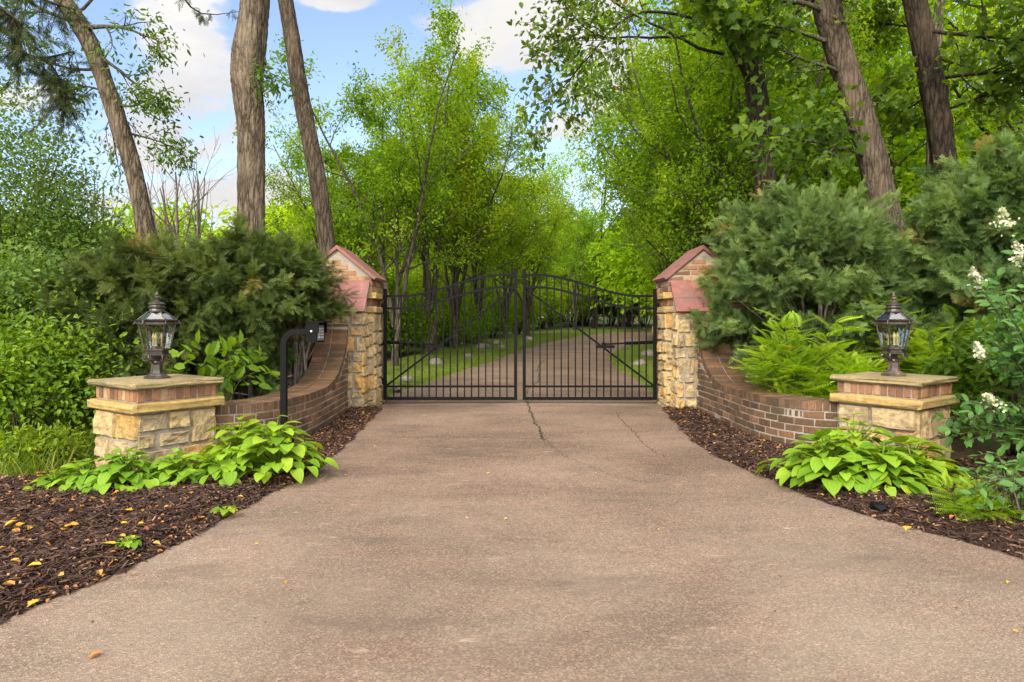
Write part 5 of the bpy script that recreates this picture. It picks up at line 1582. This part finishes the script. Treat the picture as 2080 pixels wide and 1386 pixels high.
# low plants at the bottom right
x0, y0 = 3.45, 4.55
tips = [np.array([x0 + q.uniform(-.5, .55), y0 + q.uniform(-.4, .5), q.uniform(.12, .42)]) for i in range(26)]
hydrangea(642, 'low young shrub with small leaves on the mulch at the lower right', tips, (x0, y0, g(x0, y0)), 0, 8, (), .085, 'ground_shrub', 'leaf_hydrangea')
put(spirea(643, .42, .32, .30, 80, 'low feathery sprawling shoots on the mulch at the lower right edge', .16, 'low shoots at the lower right'), 1985, 4.65)
put(bush('dark_bush', 644, .9, .8, 1.5, 'leaf_maple', LEAF6, 2600, .11, 'dark shaded bush under the hydrangea right of the right pillar', tuft=14), 2075, 7.0)

# ---- hostas
def hosta_leaf():
    nu, nv = 9, 7; V = []; tl = []
    for i in range(nv + 1):
        t_ = i / nv
        w_ = max(.004, .42 * (math.sin(PI * (t_ * .95 + .05) ** .72) ** .72 if t_ < .99 else 0))
        for j in range(nu):
            s_ = -1 + 2 * j / (nu - 1)
            y_ = t_ - .10 * abs(s_) ** 1.5 * (1 - t_) * (1 if i > 0 else 0)
            V.append([s_ * w_, y_, .16 * w_ * abs(s_) ** 1.3 + .014 * math.cos(s_ * PI * 4) * (w_ / .36) - .42 * t_ * t_ + .05 * t_])
            tl.append(-.10 * math.cos(s_ * PI * 4) + .06 * (abs(s_) < .1))
    return np.array(V), [grid_faces(nv + 1, nu)], np.array(tl)


HL = hosta_leaf()


def hosta(seed, x, y, r, h, n, label, size=.2, yellow=0):
    n = int(n * 2.1); size *= .78
    q_ = np.random.default_rng(seed); z = g(x, y) + .03; o = empty('hosta', (x, y, z), 0, label, 'hosta', 'hostas at the foot of the pillars')
    gm = Geo(); pos = []; dr = []; up = []
    for i in range(n):
        a = i * 2.4 + q_.normal(0, .2); f_ = ((i + .5) / n) ** .6; rr_ = r * 1.08 * f_ * q_.uniform(.55, .97); zz = .88 * h * (1.05 - .80 * f_ ** 1.3) * q_.uniform(.8, 1.15)
        e_ = np.array([rr_ * math.cos(a), rr_ * math.sin(a), max(.05, zz)]); m_ = e_ * [.35, .35, .7]
        gm.tube(spline([[0, 0, 0], m_, e_], 8), np.linspace(.006, .004, 8), 5, .4, cap=False)
        pos.append(e_); dr.append([math.cos(a), math.sin(a), .45 - .75 * f_]); up.append([-.3 * math.cos(a) * (f_ - .2), -.3 * math.sin(a) * (f_ - .2), 1])
    pos = np.array(pos); up = np.array(up) + q_.normal(0, .18, pos.shape)
    tn = np.clip(q_.normal(.45, .2, n), .05, .9)
    if yellow: tn[-yellow:] = 1.0
    gm.build('stalks', 'leaf_hosta', o, shade=True)
    Geo().scatter(HL[0], HL[1], pos, frames(np.array(dr) + q_.normal(0, .16, pos.shape), nrm(up)), size * q_.uniform(.5, 1.15, n) , tn, HL[2]).build('foliage', 'leaf_hosta', o, shade=True)
    return o


hs = [(-2.05, 5.95, .48, .50, 60, 'large lush hosta nearest the drive by the keypad post', .20, 0), (-2.45, 6.15, .42, .48, 48, 'large hosta in front of the left brick wall, beside the left pillar', .19, 0),
      (-2.38, 5.72, .36, .30, 38, 'hosta in front of the right corner of the left pillar', .16, 0), (-2.78, 5.68, .33, .26, 36, 'small hosta below the wide face of the left pillar', .14, 0),
      (-3.12, 5.52, .36, .30, 40, 'hosta at the front corner of the left pillar', .17, 0), (-3.42, 5.50, .28, .22, 30, 'hosta under the shaded face of the left pillar', .15, 0), (-3.64, 5.44, .22, .15, 22, 'small sprawling hosta at the far left end of the row', .13, 1),
      (2.62, 5.62, .50, .42, 58, 'lush hosta at the left of the clump before the right pillar', .20, 0), (2.98, 5.50, .46, .36, 50, 'hosta with a yellowed leaf in the middle of the clump before the right pillar', .20, 2),
      (3.32, 5.68, .44, .36, 46, 'hosta before the corner of the right pillar', .19, 0), (2.95, 5.92, .40, .55, 40, 'tall hosta against the wide face of the right pillar', .19, 0)]
for i, a in enumerate(hs): hosta(700 + i, *a)
for i, (x, y, lab) in enumerate([(-1.98, 4.72, 'tiny green seedling on the mulch near the drive edge'), (-2.28, 4.05, 'tiny green seedling on the mulch nearer the road')]):
    o = hosta(730 + i, x, y, .10, .06, 6, lab, .075); o.name = 'seedling'; o['category'] = 'seedling'; del o['group']

# ---- grass
BL = (np.array([[-.02, 0, 0], [.02, 0, 0], [.018, .4, .0], [-.018, .4, 0], [.011, .75, -.08], [-.011, .75, -.08], [0, 1, -.24]]), [np.array([[0, 1, 2, 3], [3, 2, 4, 5]]), np.array([[5, 4, 6]])])


def grass(name, p, seed, size, label):
    q_ = np.random.default_rng(seed); n = len(p)
    az = q_.uniform(0, 6.28, n); d = np.stack([np.cos(az), np.sin(az), q_.uniform(.5, 2.6, n)], 1)
    A = frames(d, nrm(np.array([0, 0, 1.]) + q_.normal(0, .3, (n, 3))))
    return Geo().scatter(BL[0], BL[1], p, A, size * q_.uniform(.5, 1.3, n), np.clip(q_.normal(.45, .2, n), 0, 1)).build(name, 'grass', label=label, cat='grass', kind='stuff')


def area(fn_l, fn_r, y0, y1, n, seed, clump=0.0):
    q_ = np.random.default_rng(seed); y = q_.uniform(y0, y1, n); x = fn_l(y) + (fn_r(y) - fn_l(y)) * q_.random(n)
    if clump:
        k = int(n / 25); cx = q_.uniform(0, 1, k); cy = q_.uniform(y0, y1, k); cx = fn_l(cy) + (fn_r(cy) - fn_l(cy)) * cx
        j = q_.integers(0, k, n); x = cx[j] + q_.normal(0, clump, n); y = cy[j] + q_.normal(0, clump, n)
    return np.stack([x, y, gh(x, y)], 1)


yy = np.linspace(11.2, 44, 200)


def lawn(name, xa, xb):
    tt = np.linspace(0, 1, 14)[None]; A_ = xa[:, None] * (1 - tt) + xb[:, None] * tt; Yq = np.repeat(yy[:, None], 14, 1)
    w = smooth(0, .5, np.abs(A_ - xa[:, None]))
    return Geo().add(np.dstack([A_, Yq, gh(A_, Yq) + .006 + .07 * w]), grid_faces(200, 14)).build(name, 'lawn', shade=True, kind='structure')


dlx = np.interp(yy, DL[:, 1], DL[:, 0]); drx = np.interp(yy, DR[:, 1], DR[:, 0])
lawn('left_verge', dlx, dlx - 2.2 - .05 * (yy - 11))
lawn('right_verge', drx, drx + 2.0)
p = area(lambda y: np.interp(y, DL[:, 1], DL[:, 0]) - 2.2, lambda y: np.interp(y, DL[:, 1], DL[:, 0]) + .05, 11.3, 40, 52000, 1); p[:, 2] += .04
grass('lawn_grass', p, 2, .10, 'short green grass on the left verge beyond the gate')
p = area(lambda y: np.interp(y, DR[:, 1], DR[:, 0]) - .03, lambda y: np.interp(y, DR[:, 1], DR[:, 0]) + 1.9, 11.3, 36, 24000, 3); p[:, 2] += .04
grass('lawn_grass', p, 4, .11, 'rough green grass on the right verge beyond the gate')
p = area(lambda y: -7.2 + 0 * y, lambda y: -4.1 + 0 * y, 5.9, 9.2, 11000, 5, .09)
grass('wild_grass', p, 6, .26, 'long wild grass and weeds left of the left stone pillar')
p = area(lambda y: -6.0 + 0 * y, lambda y: -4.25 + 0 * y, 4.6, 6.2, 5000, 7, .07)
grass('sparse_grass', p, 8, .13, 'thin grass in the leaf litter at the left edge')
put(bush('weeds', 651, .5, .4, .32, 'leaf_under', LEAF6, 1100, .06, 'low patch of bright weeds in the grass at the left edge', 'weeds', tuft=12, spread=.06, stems=4), 70, 6.5)

# ---- leaf litter and individual fallen leaves
p = area(lambda y: -6.4 + 0 * y, lambda y: -3.9 + 0 * y, 3.6, 6.6, 2600, 9); p[:, 2] += .012
q = np.random.default_rng(12); n = len(p)
Geo().scatter(LEAF6[0] * [1.1, 1, 1.6], LEAF6[1], p, frames(np.stack([q.normal(0, 1, n), q.normal(0, 1, n), q.normal(0, .2, n)], 1), nrm(np.array([0, 0, 1.]) + q.normal(0, .35, (n, 3)))), q.uniform(.03, .07, n), np.clip(q.beta(1.2, 2, n) * .7, 0, 1)).build(
    'leaf_litter', 'leaf_fallen', label='brown leaf litter over the soil left of the mulch bed', cat='leaf litter', kind='stuff')
for bd_, sd_, nm_, lb_ in ((bedL, 61, 900, 'left'), (bedR, 62, 700, 'right')):
    q = np.random.default_rng(sd_); p = on_grid(bd_, nm_, q, lambda a: (a[..., 1] > 2.6) * 1.); p[:, 2] += .02
    Geo().scatter(LEAF6[0] * [1.1, 1, 2.2], LEAF6[1], p, frames(np.stack([q.normal(0, 1, nm_), q.normal(0, 1, nm_), q.normal(0, .2, nm_)], 1), nrm(np.array([0, 0, 1.]) + q.normal(0, .4, (nm_, 3)))), q.uniform(.012, .042, nm_), np.clip(q.beta(1.2, 2, nm_) * .8, 0, 1)).build(
        'leaf_litter', 'leaf_fallen', label='small tan leaf scraps over the mulch ' + lb_ + ' of the drive', cat='leaf litter', kind='stuff')
OAK = MAPLE[0] * [.75, 1, 1.2]
fallen = []
for i, (tv, tf, tint) in enumerate(((LEAF6[0] * [1.0, 1, 1.8], LEAF6[1], .92), (LEAF6[0] * [1.3, 1, 2.4], LEAF6[1], .35), (OAK, MAPLE[1], .62))):
    o = Geo().add(tv, tf, tint).build('fallen_leaf', 'leaf_fallen')
    fallen.append(o)
fl_lab = {0: ['narrow yellow leaf lying on the dark mulch left of the drive', 'narrow yellow leaf lying on the bare drive', 'narrow yellow leaf lying on the mulch right of the drive'],
          1: ['curled tan leaf lying on the dark mulch left of the drive', 'curled tan leaf lying on the bare drive', 'curled tan leaf lying on the mulch right of the drive'],
          2: ['lobed orange oak leaf lying on the dark mulch left of the drive', 'lobed orange oak leaf lying on the bare drive', 'lobed orange oak leaf lying on the mulch right of the drive']}
zone_g = ['leaves fallen on the left mulch bed', 'leaves fallen on the drive', 'leaves fallen on the right mulch bed']
FS = .52
q = np.random.default_rng(99); usedf = [False] * 3; cnt = 0


def leaf_at(k, zone, x, y, z, s):
    global cnt
    o = fallen[k]
    if usedf[k]: o = fallen[k].copy(); col.objects.link(o)
    usedf[k] = True; o.name = 'fallen_leaf'
    o.location = (x, y, z); o.rotation_euler = (q.normal(0, .22), q.normal(0, .22), q.uniform(0, 6.28)); o.scale = (s * FS,) * 3
    tag(o, fl_lab[k][zone], 'fallen leaf', zone_g[zone] + ', ' + ['narrow yellow', 'curled tan', 'lobed orange'][k])
    cnt += 1


for px, py, k, s in [(50, 1072, 0, .17), (62, 1080, 0, .14), (40, 1084, 2, .12), (235, 1115, 2, .17), (270, 1045, 2, .15), (160, 1073, 2, .13), (85, 1158, 0, .13), (245, 1073, 0, .10), (268, 1098, 0, .12), (118, 1024, 1, .14), (30, 1200, 1, .12), (95, 1205, 2, .13), (180, 1020, 0, .12), (255, 1100, 1, .09), (310, 1113, 1, .09), (10, 1078, 0, .14), (480, 1018, 0, .1), (75, 1230, 2, .12), (20, 1150, 1, .1), (130, 1180, 1, .09), (200, 1170, 1, .09)]:
    w = gpx(px, py, .06); leaf_at(k, 0, w[0], w[1], .09, s)
for px, py, k, s in [(208, 1325, 1, .10), (580, 1180, 1, .05), (1024, 1056, 0, .06), (1058, 878, 0, .09), (932, 992, 1, .05), (995, 962, 0, .06), (700, 965, 0, .05), (1338, 1076, 0, .045), (950, 1055, 0, .04), (2048, 1180, 0, .06), (2056, 1282, 0, .05), (525, 1104, 0, .05), (270, 1166, 1, .06), (1210, 962, 1, .06), (1130, 1100, 1, .04), (1500, 1010, 1, .05), (870, 930, 0, .05), (1290, 900, 1, .05), (760, 905, 0, .05)]:
    w = gpx(px, py, .03); leaf_at(k, 1, w[0], w[1], dz(*w) + .012, s)
for i in range(46):
    v = on_grid(bedL, 1, q, lambda a: ((a[..., 1] > 2.6) & (a[..., 0] > -4.4)) * 1.)[0]; leaf_at(int(q.choice([0, 1, 1, 1, 2])), 0, v[0], v[1], v[2] + .025, q.uniform(.05, .10))
for i in range(34):
    v = on_grid(bedR, 1, q, lambda a: ((a[..., 1] > 3.4) & (a[..., 0] < 4.6)) * 1.)[0]; leaf_at(int(q.choice([0, 1, 1, 1, 2])), 2, v[0], v[1], v[2] + .025, q.uniform(.05, .11))
for k, (px, py) in enumerate([(1830, 1072), (1845, 1078), (1582, 948)]):
    w = gpx(px, py, .06); leaf_at(2, 2, w[0], w[1], .09, .12)

mm = jag(main, 90, .014, 3); i_ = np.random.default_rng(4).integers(12, 70, 90); p = np.array([[mm[k][0], mm[k][1], dz(*mm[k]) + .002] for k in i_]); p[:, :2] += np.random.default_rng(5).normal(0, .006, (90, 2))
grass('crack_weeds', p, 9, .035, 'tiny weeds growing in the crack before the gate').name = 'crack_weeds'
q = np.random.default_rng(55); n = 2400; y = 2.6 + 7.7 * q.random(n) ** .9; e_ = q.random(n); e_ = np.where(q.random(n) < .78, np.where(e_ < .5, (e_ * 2) ** 6 * .5, 1 - (2 - 2 * e_) ** 6 * .5), e_)
x = DLx(y) + (DRx(y) - DLx(y)) * e_; p = np.stack([x, y, [dz(a, b) + .003 for a, b in zip(x, y)]], 1)
Geo().scatter(CHIP[0] * [1.6, 1, 1.2], CHIP[1], p, frames(np.stack([q.normal(0, 1, n), q.normal(0, 1, n), np.zeros(n)], 1), nrm(np.array([0, 0, 1.]) + q.normal(0, .1, (n, 3)))), q.gamma(3, .0030, n) + .004, q.beta(2.4, 1.0, n)).build('grit', 'chips', label='bits of bark and grit scattered over the drive', cat='debris', kind='stuff')

# ---- rocks along the verge beyond the gate
def rock(seed, s):
    q_ = np.random.default_rng(seed); u_, v_ = np.meshgrid(np.linspace(0, 2 * PI, 17)[:-1], np.linspace(.05, PI - .05, 9)); V = np.stack([np.sin(v_) * np.cos(u_), np.sin(v_) * np.sin(u_), np.cos(v_)], -1)
    k_ = nrm(q_.normal(0, 1, (9, 3))); h_ = q_.uniform(.62, .92, 9)
    V = V * np.minimum(1, (h_ / np.maximum(.2, V @ k_.T)).min(-1))[..., None] + q_.normal(0, .012, V.shape)
    V = V * np.array([1, .8, .62]) * s
    i_ = np.arange(8)[:, None] * 16; j_ = np.arange(16)[None]; j2_ = (j_ + 1) % 16
    return Geo().add(V, [np.stack([i_ + j_, i_ + 16 + j_, i_ + 16 + j2_, i_ + j2_], -1).reshape(-1, 4)], q_.uniform(.1, .9)).build('verge_rock', 'rock', group='rocks edging the drive beyond the gate', cat='rock')


for i, (px, py, s, lab) in enumerate([(886, 741, .22, 'pale rock on the grass left of the gate opener bracket'), (828, 775, .16, 'small pale rock low on the grass behind the left gate leaf'), (952, 727, .17, 'grey-pink rock at the edge of the drive through the left leaf'),
                                     (982, 710, .30, 'large grey rock under the fourth verge tree'), (1020, 708, .18, 'pale rock just left of the meeting posts'), (1010, 700, .2, 'grey rock behind the pale rock by the meeting posts'),
                                     (1075, 692, .26, 'grey rock just right of the meeting posts'), (1205, 671, .3, 'pale rock at the far side of the bend'), (1306, 702, .2, 'dark rock on the right verge high up beside the right pier'),
                                     (1318, 725, .26, 'dark rock on the right verge, largest beside the right pier'), (1300, 742, .2, 'dark rock on the right verge, lowest of its three'), (805, 792, .13, 'small stone beside the left hinge post')]):
    o = rock(800 + i, s); d = 12.
    for _ in range(30): x = (px - CX) / F_PX * d; d = F_PX * (CAMZ - g(x, d) - .06) / max(8, py - HY)
    o.location = (x, d, g(x, d) + .05 + .2 * s); o.rotation_euler = (0, 0, i * 1.3); o['label'] = lab

# ------------------------------------------------------------------ sky, sun, camera
w = bpy.data.worlds.new('World'); scene.world = w; w.use_nodes = True
nt = w.node_tree
for n_ in list(nt.nodes): nt.nodes.remove(n_)
out = nt.nodes.new('ShaderNodeOutputWorld')
SUN_EL, SUN_AZ = R(33), R(200)       # azimuth clockwise from +Y
sky = nt.nodes.new('ShaderNodeTexSky'); sky.sky_type = 'NISHITA'; sky.sun_disc = False
sky.sun_elevation = SUN_EL; sky.sun_rotation = SUN_AZ; sky.air_density = 1.2; sky.dust_density = .6; sky.ozone_density = 2.0
bg1 = N(nt, 'ShaderNodeBackground', Strength=.15)
hs_ = nt.nodes.new('ShaderNodeHueSaturation'); hs_.inputs['Saturation'].default_value = 1.02; hs_.inputs['Value'].default_value = 1.75; hs_.inputs['Hue'].default_value = .512
nt.links.new(sky.outputs[0], hs_.inputs['Color']); nt.links.new(hs_.outputs[0], bg1.inputs[0])
co = nt.nodes.new('ShaderNodeTexCoord').outputs['Generated']
sep = N(nt, 'ShaderNodeSeparateXYZ'); nt.links.new(co, sep.inputs[0])
ypos = mth(nt, 'MAXIMUM', sep.outputs[1], .08)
u_ = mth(nt, 'DIVIDE', sep.outputs[0], ypos); v_ = mth(nt, 'DIVIDE', sep.outputs[2], ypos)
cn = noise(nt, mapped(nt, co, (5.5, 5.5, 11)), 1.0, 8, .56, .25)
acc = None
for px, py, rx, ry, k in [(375, 70, 130, 150, 1.25), (390, 190, 150, 90, 1.2), (330, 330, 230, 150, 1.25), (60, 200, 110, 60, .8), (440, 390, 230, 70, 1.1), (1010, 95, 130, 60, 1.0), (1090, 50, 210, 95, 1.0), (1060, 115, 120, 45, .8), (1110, 262, 90, 32, .9),
                          (670, 2, 95, 22, .85), (1250, 130, 200, 80, .8), (1500, 60, 300, 200, .8), (1750, 60, 300, 120, .9), (545, 415, 90, 30, .5), (-200, 100, 250, 250, .7), (900, -300, 900, 160, .8), (620, 440, 400, 40, .5)]:
    du = mth(nt, 'MULTIPLY', mth(nt, 'SUBTRACT', u_, (px - CX) / F_PX), F_PX / rx); dv = mth(nt, 'MULTIPLY', mth(nt, 'SUBTRACT', v_, (HY - py) / F_PX), F_PX / ry)
    e_ = mth(nt, 'MULTIPLY', mth(nt, 'SUBTRACT', 1.0, mth(nt, 'ADD', mth(nt, 'MULTIPLY', du, du), mth(nt, 'MULTIPLY', dv, dv))), k)
    acc = e_ if acc is None else mth(nt, 'MAXIMUM', acc, e_)
acc = mth(nt, 'MAXIMUM', acc, -1.0)
front = mth(nt, 'MULTIPLY_ADD', acc, .30, mth(nt, 'MULTIPLY', mth(nt, 'SUBTRACT', cn, .5), 1.5))
back = mth(nt, 'MULTIPLY_ADD', mth(nt, 'SUBTRACT', cn, .5), 1.5, .3)
isf = mth(nt, 'MULTIPLY', mth(nt, 'SUBTRACT', sep.outputs[1], .08), 6.0, clamp=True)
mxf = nt.nodes.new('ShaderNodeMix'); mxf.data_type = 'FLOAT'
nt.links.new(isf, mxf.inputs[0]); nt.links.new(back, mxf.inputs[2]); nt.links.new(front, mxf.inputs[3])
mask = ramp(nt, [(.0, (.03, .03, .03)), (.05, (.2, .2, .2)), (.16, (.9, .9, .9)), (.3, (1, 1, 1))], mxf.outputs[0], 'EASE')
shade = noise(nt, mapped(nt, co, (4, 4, 9)), 1.3, 5, .55)
cc = ramp(nt, [(.3, (.76, .75, .77)), (.6, (.96, .935, .90))], shade)
# cloud cover is brighter overhead and round the hidden sun
dt = nt.nodes.new('ShaderNodeVectorMath'); dt.operation = 'DOT_PRODUCT'; nt.links.new(co, dt.inputs[0])
dt.inputs[1].default_value = (math.sin(SUN_AZ) * math.cos(SUN_EL), math.cos(SUN_AZ) * math.cos(SUN_EL), math.sin(SUN_EL))
glow = mth(nt, 'MULTIPLY', mth(nt, 'POWER', mth(nt, 'MULTIPLY_ADD', dt.outputs['Value'], .5, .5, clamp=True), 3.0), 4.2)
zen = mth(nt, 'MULTIPLY', mth(nt, 'MULTIPLY', mth(nt, 'SUBTRACT', sep.outputs[2], .42), 2.2, clamp=True), 1.7)
bg2 = N(nt, 'ShaderNodeBackground', Strength=1.0); nt.links.new(cc, bg2.inputs[0])
nt.links.new(mth(nt, 'ADD', mth(nt, 'ADD', glow, zen), .93), bg2.inputs[1])
mx = nt.nodes.new('ShaderNodeMixShader')
nt.links.new(mask, mx.inputs[0]); nt.links.new(bg1.outputs[0], mx.inputs[1]); nt.links.new(bg2.outputs[0], mx.inputs[2])
nt.links.new(mx.outputs[0], out.inputs[0])

sl = bpy.data.lights.new('sun', 'SUN'); sl.energy = 3.7; sl.angle = R(9); sl.color = (1, .90, .72)
so = bpy.data.objects.new('sun', sl); col.objects.link(so)
dv = -np.array([math.sin(SUN_AZ) * math.cos(SUN_EL), math.cos(SUN_AZ) * math.cos(SUN_EL), math.sin(SUN_EL)])
import mathutils
so.rotation_euler = mathutils.Vector(dv).to_track_quat('-Z', 'Y').to_euler()

cam = bpy.data.cameras.new('camera'); cam.lens = 36 * F_PX / 2080; cam.sensor_width = 36; cam.clip_end = 3000; cam.clip_start = .05
cam.shift_y = -(693 - HY) / 2080
co_ = bpy.data.objects.new('camera', cam); col.objects.link(co_)
co_.location = (0, 0, CAMZ); co_.rotation_euler = (PI / 2, 0, 0)
scene.camera = co_
scene.render.resolution_x, scene.render.resolution_y = 1024, 682
scene.view_settings.view_transform = 'Standard'; scene.view_settings.look = 'None'; scene.view_settings.exposure = 0; scene.view_settings.gamma = 1
scene.cycles.max_bounces = 10; scene.cycles.diffuse_bounces = 6; scene.cycles.transmission_bounces = 8; scene.cycles.transparent_max_bounces = 12
scene.cycles.glossy_bounces = 2; scene.cycles.use_denoising = True; scene.cycles.caustics_reflective = False; scene.cycles.caustics_refractive = False
